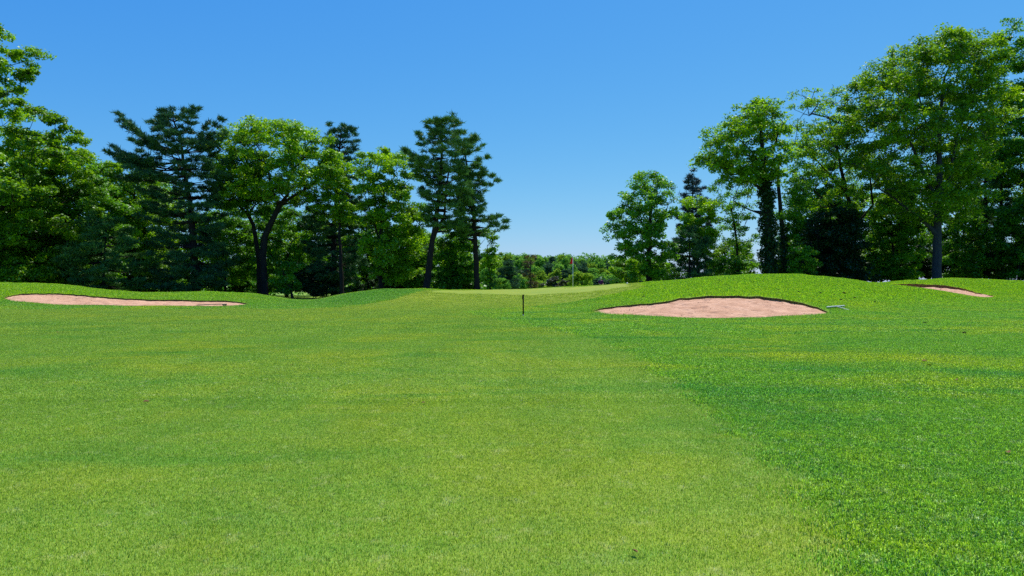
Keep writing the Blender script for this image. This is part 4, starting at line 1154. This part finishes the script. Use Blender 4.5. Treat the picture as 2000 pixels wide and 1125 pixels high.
broadleaf('understory_tree', 'bright leafy understory tree below the left limbs of the great oak', GR, 66, [(1745, 549), (1745, 500), (1742, 450)], (0.16, 0.06),
  [(382, 1720, 1775), (400, 1695, 1800), (440, 1685, 1812), (490, 1685, 1812), (545, 1690, 1810)], 65, M_MAP, nb=70, rb=1.0, k=6, lpt=26, size=0.21, hue0=0.6)
broadleaf('understory_tree', 'shaded understory tree right of the grey great oak trunk', GR, 66, [(1885, 549), (1885, 480)], (0.14, 0.05),
  [(385, 1860, 1915), (420, 1845, 1930), (470, 1842, 1935), (545, 1845, 1935)], 66, M_MAP, nb=45, rb=1.0, k=6, lpt=24, size=0.21)
broadleaf('understory_tree', 'low leafy tree at the foot of the tallest right edge tree', GR, 64, [(1990, 549), (1990, 500)], (0.14, 0.05),
  [(400, 1960, 2030), (450, 1945, 2050), (545, 1945, 2060)], 67, M_MAP, nb=40, rb=1.0, k=6, lpt=24, size=0.21, hue0=0.4)
broadleaf('shrub', 'bushy undergrowth beneath the isolated-looking round tree', None, 64, [(1230, 556), (1230, 540)], (0.05, 0.03),
  [(500, 1200, 1235), (515, 1190, 1262), (553, 1185, 1275)], 68, M_YEL, nb=22, rb=0.8, k=5, lpt=24, size=0.18, cat='shrub')
broadleaf('shrub', 'dark undergrowth between the isolated-looking tree and the sunny-topped tree', None, 66, [(1310, 553), (1310, 540)], (0.05, 0.03),
  [(498, 1285, 1340), (520, 1272, 1345), (552, 1270, 1350)], 69, M_MAP, nb=20, rb=0.8, k=5, lpt=24, size=0.18, cat='shrub', hue0=0.3)
broadleaf('shrub', 'low undergrowth on the mound crest left of the ivy-clad trunk', None, 63, [(1420, 549), (1420, 535)], (0.05, 0.03),
  [(505, 1385, 1440), (522, 1370, 1495), (548, 1365, 1505)], 70, M_MAP, nb=22, rb=0.75, k=5, lpt=24, size=0.17, cat='shrub', hue0=0.4)
back_r = [(1545, 455, 110, 72), (1420, 470, 110, 74), (1595, 250, 120, 78), (1585, 400, 110, 72), (1640, 350, 110, 76), (1705, 300, 130, 80), (1790, 330, 130, 78), (1870, 280, 130, 82), (1950, 250, 140, 80), (2080, 260, 160, 84), (1720, 470, 120, 72), (1790, 475, 110, 71), (1860, 470, 110, 72), (1925, 470, 110, 73), (1640, 480, 110, 71), (2250, 240, 190, 76)]
txt_r = ['low behind the pale shrub right of the ivy-clad trunk', 'low behind the thin-trunked airy tree', 'between the ivy tree and the airy oak', 'low between the ivy tree and the black evergreen', 'behind the airy yellowish oak', 'behind the left limbs of the great oak', 'behind the great oak crown', 'behind the right side of the great oak', 'behind the dark bare-trunked pines', 'behind the tallest right edge tree',
         'low in the thicket left of the great oak trunk', 'low in the thicket touching the great oak trunk', 'low in the thicket just right of the great oak trunk', 'low in the thicket by the straight pine trunk', 'low behind the almost black evergreen', 'beyond the right picture edge']
for i, (cx, top, w, d) in enumerate(back_r):
    low = top > 390
    broadleaf('woodland_tree', 'shaded woodland tree ' + txt_r[i], 'trees in the wood behind', d, [(cx, 556), (cx+3, 500), (cx, max(top+30, 420) if not low else 500)], (0.20 if not low else 0.1, 0.08 if not low else 0.05),
      [(top, cx-w*0.25, cx+w*0.25), (top+25, cx-w*0.45, cx+w*0.45), ((top+545)/2, cx-w*0.55, cx+w*0.55), (545, cx-w*0.5, cx+w*0.5)], 80+i,
      [M_MAP, M_OAK, M_DRK][i % 3 if low else i % 2], nb=60 if not low else 36, rb=1.3 if not low else 0.95, k=6, lpt=22, size=0.26 if not low else 0.22, minr=0.03, hue0=0.35, bare=0.1)

# ---- far wooded hill seen through the gap
def far_tree(px, d, top_py, wpx, seed, mat, name='hillside_tree', label=None, group='trees on the far wooded hill'):
    rg = np.random.default_rng(seed)
    x = (px-1000)/F*d; gz = float(ground_z(np.array([x]), np.array([d]))[0])
    zt = Zr(d, top_py); w = wpx/F*d/2; H = zt-gz
    base = np.array([x, d, gz])
    cz = zt - min(H*0.5, w*1.1); rz = zt-cz
    nb = 30; g = rg.normal(0, 1, (nb, 3)); g /= np.linalg.norm(g, axis=1)[:, None]
    c = np.array([x, d, cz]) + g*np.array([w*0.72, w*0.72, rz*0.72])*rg.uniform(0.6, 1, (nb, 1))
    low = rg.uniform(-1, 1, (10, 3))*np.array([w*0.8, w*0.8, rz*0.5]) + np.array([x, d, cz-rz*0.8]); c = np.concatenate([c, low])
    hue = np.clip(rg.normal(0.5, 0.15, len(c)), 0, 1)
    v, f, a = leaves(c, np.full(len(c), w*0.36)*rg.uniform(0.8, 1.3, len(c)), 42, 0.36 + d*0.0008, rg, flat=0.75, up=0.6, hue=hue)
    tv, tf = tubes(np.array([[x, d, gz-0.2]]), np.array([[x, d, cz]]), np.array([w*0.09]), np.array([w*0.05]), 6)
    root = empty(name, base)
    mesh_np('trunk', tv-base, tf, [M_BARK], parent=root); mesh_np('crown', v-base, f, [mat], {'v': a}, parent=root)
    NTRI[0] += len(f)*2
    tag(root, label or 'small far-off round-crowned tree on the wooded hill seen through the gap', 'tree', group)
    return root
rg = np.random.default_rng(77)
n_far = 0
for row_, (d, top, px0, px1, stp) in enumerate(((320, 499, 930, 1260, 17), (270, 506, 940, 1270, 19), (225, 514, 940, 1260, 21), (185, 524, 950, 1250, 24), (155, 537, 960, 1240, 26))):
    px = px0 + rg.uniform(0, 8)
    while px < px1:
        sky_row = np.interp(px, [930, 960, 1000, 1040, 1100, 1150, 1200, 1260], [490, 494, 496, 496, 497, 501, 506, 510]) - 499
        t = top + sky_row + rg.normal(0, 2.2)
        mi = rg.integers(0, 4)
        where = next(w for lim, w in ((975, 'behind the right-hand pine'), (1015, 'right of the right-hand pine'), (1060, 'about the thin-topped bare stem'), (1100, 'left of the flagstick'), (1140, 'behind and right of the flagstick'),
                                      (1180, 'above the purple-shirted golfer'), (2000, 'left of the isolated round tree')) if px < lim)
        far_tree(px, d + rg.uniform(-12, 12), t, stp*rg.uniform(1.3, 1.9), 500+n_far, [M_FAR, M_FAR, M_FARY, M_FARD][mi],
                 label=['mid green', 'mid green', 'pale yellow-green', 'dark bluish'][mi] + ' hill tree, ' + ['top', 'second', 'middle', 'fourth', 'bottom'][row_] + ' row, ' + where)
        n_far += 1; px += stp*rg.uniform(0.8, 1.2)
conifer('far_pine_tree', 'far-off bluish dark conifer low at the left end of the gap', None, 130, [(992, 572), (992, 545), (992, 520)], (0.3, 0.05),
  [(518, 988, 996), (535, 976, 1008), (560, 970, 1015)], 301, M_FARD, dz=0.8, per=6, npt=16, length=0.6, width=0.12)
conifer('far_pine_tree', 'far-off thin-topped bare-stemmed tree standing above the hill woods', None, 140, [(1037, 575), (1036, 530), (1037, 496)], (0.25, 0.06),
  [(494, 1030, 1044), (510, 1028, 1046), (530, 1026, 1048), (560, 1022, 1052)], 302, leaf_mat('rusty_needles', (0.05, 0.05, 0.02), (0.12, 0.11, 0.05)), dz=1.1, per=3, npt=14, length=0.6, width=0.10)
broadleaf('far_tree', 'far-off rounded bright tree just right of the flagstick', None, 110, [(1137, 566), (1137, 550)], (0.15, 0.08),
  [(532, 1122, 1150), (542, 1110, 1160), (562, 1106, 1164)], 303, M_FARY, nb=24, rb=1.0, k=5, lpt=26, size=0.3, minr=0.05)
broadleaf('far_tree', 'far-off dusky low tree just left of the flagstick', None, 115, [(1085, 568), (1085, 552)], (0.15, 0.08),
  [(542, 1068, 1098), (552, 1055, 1108), (566, 1050, 1112)], 304, leaf_mat('dusky_leaves', (0.03, 0.045, 0.03), (0.07, 0.085, 0.06)), nb=24, rb=1.0, k=5, lpt=26, size=0.3, minr=0.05)
# far woods closing the view behind everything on the left
def hill_mass():
    rg = np.random.default_rng(19); C_, R_ = [], []
    for i in range(420):
        px = rg.uniform(900, 1290); d = rg.uniform(335, 375)
        C_.append([(px-1000)/F*d, d, rg.uniform(0.5, np.interp(px, [900, 1100, 1290], [13.5, 13.0, 10.0]))]); R_.append(rg.uniform(2.5, 3.6))
    C_ = np.array(C_); v, f, a = leaves(C_, np.array(R_), 160, 0.8, rg, flat=0.8, up=0.5, hue=np.clip(rg.normal(0.5, 0.2, len(C_)), 0, 1))
    o = mesh_np('distant_hill_woodland', v, f, [M_FAR], {'v': a}); tag(o, kind='stuff')
hill_mass()
def wood_mass():
    rg = np.random.default_rng(9); C_, R_ = [], []
    for i in range(420):
        px = rg.uniform(-900, 940); d = rg.uniform(100, 150)
        x = (px-1000)/F*d; g = float(ground_z(np.array([x]), np.array([d]))[0])
        C_.append([x, d, g + rg.uniform(0.5, 8.5)]); R_.append(rg.uniform(2.2, 3.4))
    C_ = np.array(C_); v, f, a = leaves(C_, np.array(R_), 150, 0.5, rg, flat=0.8, up=0.4, hue=np.clip(rg.normal(0.45, 0.2, len(C_)), 0, 1))
    o = mesh_np('distant_woodland', v, f, [M_MAP], {'v': a}); tag(o, kind='stuff'); NTRI[0] += len(f)*2
wood_mass()

# ------------------------------------------------------------------ objects on the course
def tube_obj(name, pts, radii, mat, parent, sides=12, caps=True):
    """one continuous tube along pts (local coordinates)"""
    P = np.array(pts, float); n = len(P); vs = []; fs = []
    for i in range(n):
        t = P[min(i+1, n-1)] - P[max(i-1, 0)]; t /= np.linalg.norm(t)+1e-9
        up = np.array([1.0, 0, 0]) if abs(t[2]) > 0.9 else np.array([0, 0, 1.0])
        u = np.cross(t, up); u /= np.linalg.norm(u); w = np.cross(t, u)
        for k in range(sides):
            a = 2*math.pi*k/sides; vs.append(P[i] + (u*math.cos(a) + w*math.sin(a))*radii[i])
    flat, sz = [], []
    for i in range(n-1):
        for k in range(sides):
            k2 = (k+1) % sides; flat += [i*sides+k, i*sides+k2, (i+1)*sides+k2, (i+1)*sides+k]; sz.append(4)
    if caps:
        flat += list(range(sides-1, -1, -1)); sz.append(sides); flat += list(range((n-1)*sides, n*sides)); sz.append(sides)
    return mesh_np(name, vs, flat, [mat], sizes=np.array(sz), parent=parent, smooth=False)

M_BLACK = plain_mat('black_painted_post', (0.006, 0.006, 0.007), 0.8, 0.15)
M_WHITE = plain_mat('white_paint', (0.78, 0.78, 0.76), 0.45, 0.4, 0.04)
M_RED = plain_mat('red_flag_cloth', (0.70, 0.02, 0.03), 0.8, 0.1)
M_RAKE = plain_mat('pale_green_grey_plastic', (0.36, 0.42, 0.39), 0.5)
M_RAKED = plain_mat('dark_green_plastic', (0.02, 0.06, 0.04), 0.5)

# marker post
p = hit(1022, 617.5); pz = float(ground_z(p[:1], p[1:])[0])
root = empty('marker_post', (p[0], p[1], pz))
tag(root, 'slim black marker post standing in the rough beside the fairway edge', 'post')
tube_obj('post', [(0, 0, -0.1), (0, 0, 0.5), (0, 0, 0.905)], [0.030]*3, M_BLACK, root)
tube_obj('post_cap', [(0, 0, 0.905), (0, 0, 0.92), (0, 0, 0.932)], [0.036, 0.036, 0.025], M_BLACK, root)
tube_obj('distance_plate', [(-0.027, -0.02, 0.72), (-0.030, -0.02, 0.74), (-0.030, -0.02, 0.88), (-0.027, -0.02, 0.90)], [0.012, 0.02, 0.02, 0.012], M_BLACK, root)
tube_obj('white_band', [(0, 0, 0.035), (0, 0, 0.06)], [0.0315, 0.0315], M_WHITE, root)

# flagstick
p = np.array([(1119-1000)/F*54, 54.0]); pz = float(ground_z(p[:1], p[1:])[0])
root = empty('golf_flag', (p[0], p[1], pz))
tag(root, 'thin white flagstick with a limp dark red flag on the putting green', 'flag')
ph = Zr(54, 501) - pz
tube_obj('flagstick', [(0, 0, -0.1), (0, 0, 1.0), (0, 0, ph)], [0.022, 0.020, 0.016], M_WHITE, root, 8)
tube_obj('ball_finial', [(0, 0, ph), (0, 0, ph+0.015), (0, 0, ph+0.035)], [0.015, 0.024, 0.008], M_WHITE, root, 8)
vs, fs = [], []
nu, nv = 7, 12
for side in (0, 1):
    for i in range(nv+1):
        for j in range(nu+1):
            t = i/nv; u = j/nu
            w = 0.02 + 0.24*(0.45 + 0.55*t)*u
            vs.append((-0.012 - w*0.95 , 0.05*math.sin(u*9 + t*2) + (0.004 if side else -0.004), ph - 0.02 - 0.56*t - 0.13*u*(1-t)))
def gi_(s, i, j): return s*(nv+1)*(nu+1) + i*(nu+1) + j
for s_ in (0, 1):
    for i in range(nv):
        for j in range(nu):
            q = (gi_(s_, i, j), gi_(s_, i, j+1), gi_(s_, i+1, j+1), gi_(s_, i+1, j)); fs.append(q if s_ == 0 else q[::-1])
for i in range(nv):
    for j in (0, nu): fs.append((gi_(0, i, j), gi_(0, i+1, j), gi_(1, i+1, j), gi_(1, i, j)))
for j in range(nu):
    for i in (0, nv): fs.append((gi_(0, i, j), gi_(0, i, j+1), gi_(1, i, j+1), gi_(1, i, j)))
mesh_np('flag', vs, np.array(fs), [M_RED], smooth=True, parent=root)

# rakes
def box_np(sx, sy, sz, c=(0, 0, 0)):
    v = np.array([(x, y, z) for x in (-1, 1) for y in (-1, 1) for z in (-1, 1)], float)*np.array([sx, sy, sz])/2 + np.array(c)
    f = [(0, 1, 3, 2), (4, 6, 7, 5), (0, 4, 5, 1), (2, 3, 7, 6), (0, 2, 6, 4), (1, 5, 7, 3)]
    return v, np.array(f)
def make_rake(name, label, loc, rz, mat, mat2, head=0.86, tilt=0.0, hand=1.5, pitch=0.0):
    root = empty(name, loc); root.rotation_euler = (pitch, tilt, rz)
    v, f = box_np(head, 0.07, 0.05, (0, 0, 0.06)); o = mesh_np('rake_head', v, f, [mat], parent=root)
    b = o.modifiers.new('bevel', 'BEVEL'); b.width = 0.008; b.segments = 2
    tm = None
    for i in range(13):
        if tm is None:
            t = tube_obj('tooth', [(0, 0, 0.05), (0, 0.01, 0.0), (0, 0.0, -0.03)], [0.009, 0.008, 0.004], mat2, root, 6); tm = t
        else:
            t = tm.copy(); COL.objects.link(t); t.parent = root
        t.location = (-head/2 + head*(i+0.5)/13, 0, 0)
    tube_obj('handle', [(0, 0, 0.062), (0, -0.10, 0.07), (0, -hand*0.5, 0.05), (0, -hand, 0.015)], [0.022, 0.02, 0.02, 0.022], mat, root, 8)
    tag(root, label, 'rake', 'bunker rakes')
    return root
a = hit(1611, 603.5); b = hit(1652, 601.0)
c = (a+b)/2; zc = float(ground_z(c[:1], c[1:])[0])
za, zb = float(ground_z(a[:1], a[1:])[0]), float(ground_z(b[:1], b[1:])[0])
make_rake('bunker_rake', 'pale rake lying on the grass right of the middle bunker', (c[0], c[1], zc+0.03), math.atan2(b[1]-a[1], b[0]-a[0])+0.10, M_RAKE, M_RAKED, head=np.linalg.norm(b-a)*0.98, tilt=-math.atan2(zb-za, np.linalg.norm(b-a)), hand=1.15, pitch=0.22)
c = hit(440, 596.5); zc = float(ground_z(c[:1], c[1:])[0])
make_rake('bunker_rake', 'dark rake lying along the front edge of the left bunker', (c[0], c[1]-0.1, zc+0.01), -math.pi/2+0.05, M_RAKED, M_RAKED, head=0.62, hand=1.6)

# purple-shirted golfer beyond the green
def skin_body(name, verts, edges, radii, mat, parent, sub=2, root_i=0):
    me = bpy.data.meshes.new(name); me.from_pydata(verts, edges, []); me.materials.append(mat)
    o = bpy.data.objects.new(name, me); COL.objects.link(o); o.parent = parent
    md = o.modifiers.new('skin', 'SKIN'); md.use_smooth_shade = True
    for i, r in enumerate(radii):
        rr = r if isinstance(r, tuple) else (r, r); me.skin_vertices[0].data[i].radius = rr
    me.skin_vertices[0].data[root_i].use_root = True
    sb = o.modifiers.new('sub', 'SUBSURF'); sb.levels = sub; sb.render_levels = sub
    return o
d = 80.0; px = 1173.5
x = (px-1000)/F*d; gz = float(ground_z(np.array([x]), np.array([d]))[0])
root = empty('person', (x, d, gz)); root.rotation_euler = (0, 0, 0.3)
tag(root, 'distant golfer in a purple shirt standing beyond the putting green', 'person')
hs = (Zr(d, 542.3) - gz)/1.76; root.scale = (hs, hs, hs)
M_SKIN = plain_mat('skin', (0.50, 0.28, 0.20), 0.6); M_PURP = plain_mat('purple_shirt', (0.10, 0.02, 0.16), 0.9, 0.1); M_TROU = plain_mat('light_trousers', (0.5, 0.48, 0.44), 0.9, 0.1)
V_ = [(0, 0, .95), (0, 0, 1.15), (0, 0, 1.38), (0, 0, 1.50), (0, -.01, 1.58), (0, -.02, 1.66), (0, -.01, 1.72),
      (-.19, 0, 1.40), (-.25, 0, 1.13), (-.20, -.18, .98), (-.12, -.26, .93), (.19, 0, 1.40), (.25, 0, 1.13), (.20, -.18, .98), (.12, -.26, .93),
      (-.10, 0, .88), (-.12, -.02, .50), (-.13, .02, .10), (-.13, -.12, .04), (.10, 0, .88), (.12, -.02, .50), (.13, .02, .10), (.13, -.12, .04)]
E_ = [(0, 1), (1, 2), (2, 3), (3, 4), (4, 5), (5, 6), (2, 7), (7, 8), (8, 9), (9, 10), (2, 11), (11, 12), (12, 13), (13, 14), (0, 15), (15, 16), (16, 17), (17, 18), (0, 19), (19, 20), (20, 21), (21, 22)]
R__ = [(.14, .10), (.135, .10), (.15, .11), .055, (.075, .085), (.085, .10), (.06, .07), .06, .045, .035, .035, .06, .045, .035, .035, .085, .06, .04, .035, .085, .06, .04, .035]
skin_body('body', V_, E_, R__, M_SKIN, root)
skin_body('shirt', [V_[i] for i in (0, 1, 2, 7, 8, 11, 12)] + [(0, 0, 1.455)], [(0, 1), (1, 2), (2, 3), (3, 4), (2, 5), (5, 6), (2, 7)],
          [(.165, .125), (.16, .125), (.175, .135), .085, .07, .085, .07, .07], M_PURP, root)
skin_body('trousers', [(0, 0, .93)] + [V_[i] for i in (15, 16, 19, 20)] + [(-.13, .02, .12), (.13, .02, .12)], [(0, 1), (1, 2), (2, 5), (0, 3), (3, 4), (4, 6)],
          [(.155, .115), .105, .085, .105, .085, .07, .07], M_TROU, root)
skin_body('cap', [(0, -.02, 1.73), (0, -.01, 1.765), (0, -.12, 1.715)], [(0, 1), (0, 2)], [(.095, .11), (.06, .07), (.06, .012)], M_WHITE, root)

# white ball marker on the far edge of the green
p = np.array([(1225-1000)/F*54.5, 54.5]); pz = float(ground_z(p[:1], p[1:])[0])
def blob(name, r, mat, parent, seed, squash=0.6, rough=0.25, seg=(8, 6)):
    rg = np.random.default_rng(seed); vs = []; fs = []
    nu, nv = seg
    for j in range(nv+1):
        th = math.pi*j/nv
        for i in range(nu):
            ph_ = 2*math.pi*i/nu; k_ = r*(1 + rg.uniform(-rough, rough))
            vs.append((k_*math.sin(th)*math.cos(ph_), k_*math.sin(th)*math.sin(ph_), k_*math.cos(th)*squash))
    for j in range(nv):
        for i in range(nu): fs.append((j*nu+i, (j+1)*nu+i, (j+1)*nu+(i+1) % nu, j*nu+(i+1) % nu))
    return mesh_np(name, vs, np.array(fs), [mat], smooth=True, parent=parent)
o = blob('white_marker', 0.07, M_WHITE, None, 1, 0.8, 0.0, (16, 10)); o.location = (p[0], p[1], pz+0.05)
tag(o, 'tiny white ball-shaped marker on the far edge of the putting green', 'marker')

# dark turf clods on the mound, small fallen leaves on the short grass
M_CLOD = plain_mat('dark_turf_clod', (0.022, 0.030, 0.012), 0.95, 0.05, 0.4)
src = None
for i, (px, py, s_, lb) in enumerate([(1648, 573.5, 1.3, 'biggest dark turf clod, highest above the pale rake'), (1669, 583, 1, 'dark turf clod up and right of the pale rake'), (1642, 586.5, 1, 'dark turf clod just above the pale rake'), (1708, 590.5, .8, 'dark turf clod farthest right of the pale rake'), (1257, 581, 1.2, 'dark turf clod on the slope above the left part of the middle bunker'), (1629, 577, .7, 'small clod left of the biggest clod above the rake'), (1602, 573, .7, 'small clod high above the right tip of the middle bunker'), (1560, 571, .6, 'small clod above the right half of the middle bunker'), (1588, 580, .5, 'tiniest clod close above the right end of the middle bunker'), (1520, 567, .6, 'small clod above the centre of the middle bunker'), (1883, 652, .8, 'clod lying in flat rough in front of the right bunker'), (1806, 632, .6, 'small clod in rough between rake and right bunker'), (1405, 548, .8, 'clod up on the mound crest over the middle bunker')]):
    q = hit(px, py); z = float(ground_z(q[:1], q[1:])[0])
    if src is None: src = blob('turf_clod', 0.07, M_CLOD, None, 3, 0.55, 0.35); o = src
    else: o = src.copy(); COL.objects.link(o)
    o.location = (q[0], q[1], z+0.035); o.scale = (s_*1.2, s_, s_); o.rotation_euler = (0, 0, i*1.3)
    tag(o, lb, 'clod', 'dark clods scattered over the rough')
M_DEAD = plain_mat('dry_leaf', (0.16, 0.09, 0.04), 0.8, 0.1, 0.3)
src = None
for i, (px, py, s_, lb) in enumerate([(1806, 708, 1.3, 'largest dry brown leaf, in the rough right of the picture centre'), (1815, 717, 1.0, 'dry leaf just below the largest brown leaf in the rough'), (1868, 746, 1.1, 'dry leaf alone in the rough below the pair of leaves'), (285, 790, 1.0, 'dry leaf on the left fairway, halfway down the picture'), (1240, 1088, 0.6, 'dark dry leaf nearest the camera at the bottom edge'), (1969, 891, .9, 'dry leaf in the near rough at the right picture edge'), (112, 651, .9, 'left one of two dry leaves far out on the left fairway'), (125, 651, .8, 'right one of two dry leaves far out on the left fairway'), (570, 716, .8, 'tiny dry leaf on the fairway left of centre'), (827, 791, .6, 'tiny reddish dry leaf near the fairway centre'), (700, 636, .8, 'tiny dry leaf far out on the fairway before the right mound')]):
    q = hit(px, py, 3.0); z = float(ground_z(q[:1], q[1:])[0])
    if src is None:
        vs = [(-.05, 0, 0), (-.02, -.028, .012), (.025, -.022, .02), (.055, 0, .008), (.02, .03, .018), (-.025, .022, .02), (0, 0, .004),
              (-.05, 0, -.003), (-.02, -.028, .009), (.025, -.022, .017), (.055, 0, .005), (.02, .03, .015), (-.025, .022, .017), (0, 0, .001)]
        fs = [(6, k_, (k_+1) % 6) for k_ in range(6)] + [(13, 7+(k_+1) % 6, 7+k_) for k_ in range(6)]
        src = mesh_np('fallen_leaf', vs, np.array(fs), [M_DEAD]); o = src
    else: o = src.copy(); COL.objects.link(o)
    o.location = (q[0], q[1], z+0.03); o.scale = (s_*0.8,)*3; o.rotation_euler = (0.2, 0.1, i*2.1)
    tag(o, lb, 'leaf', 'dry leaves scattered on the grass')

# pale path glimpsed in the dip between the left mounds
ps = [at(588, 589.5, 56)[:2], at(606, 587, 57)[:2], at(630, 583, 58)[:2], at(662, 576.5, 58.5)[:2]]
vs, fs = [], []
for i, (x, y) in enumerate(ps):
    z = Zr(y, [589.3, 587.0, 582.2, 576.6][i])
    g = float(ground_z(np.array([x]), np.array([y]))[0])
    vs += [(x, y, z), (x-0.3, y+1.6, z), (x-0.3, y+1.6, min(g, z)-0.3), (x, y, min(g, z)-0.3)]
for i in range(3):
    for k_ in range(4): fs.append((i*4+k_, (i+1)*4+k_, (i+1)*4+(k_+1) % 4, i*4+(k_+1) % 4))
o = mesh_np('cart_path', vs, np.array(fs), [plain_mat('pale_gravel', (0.55, 0.52, 0.47), 0.9, 0.1)]); tag(o, kind='structure')
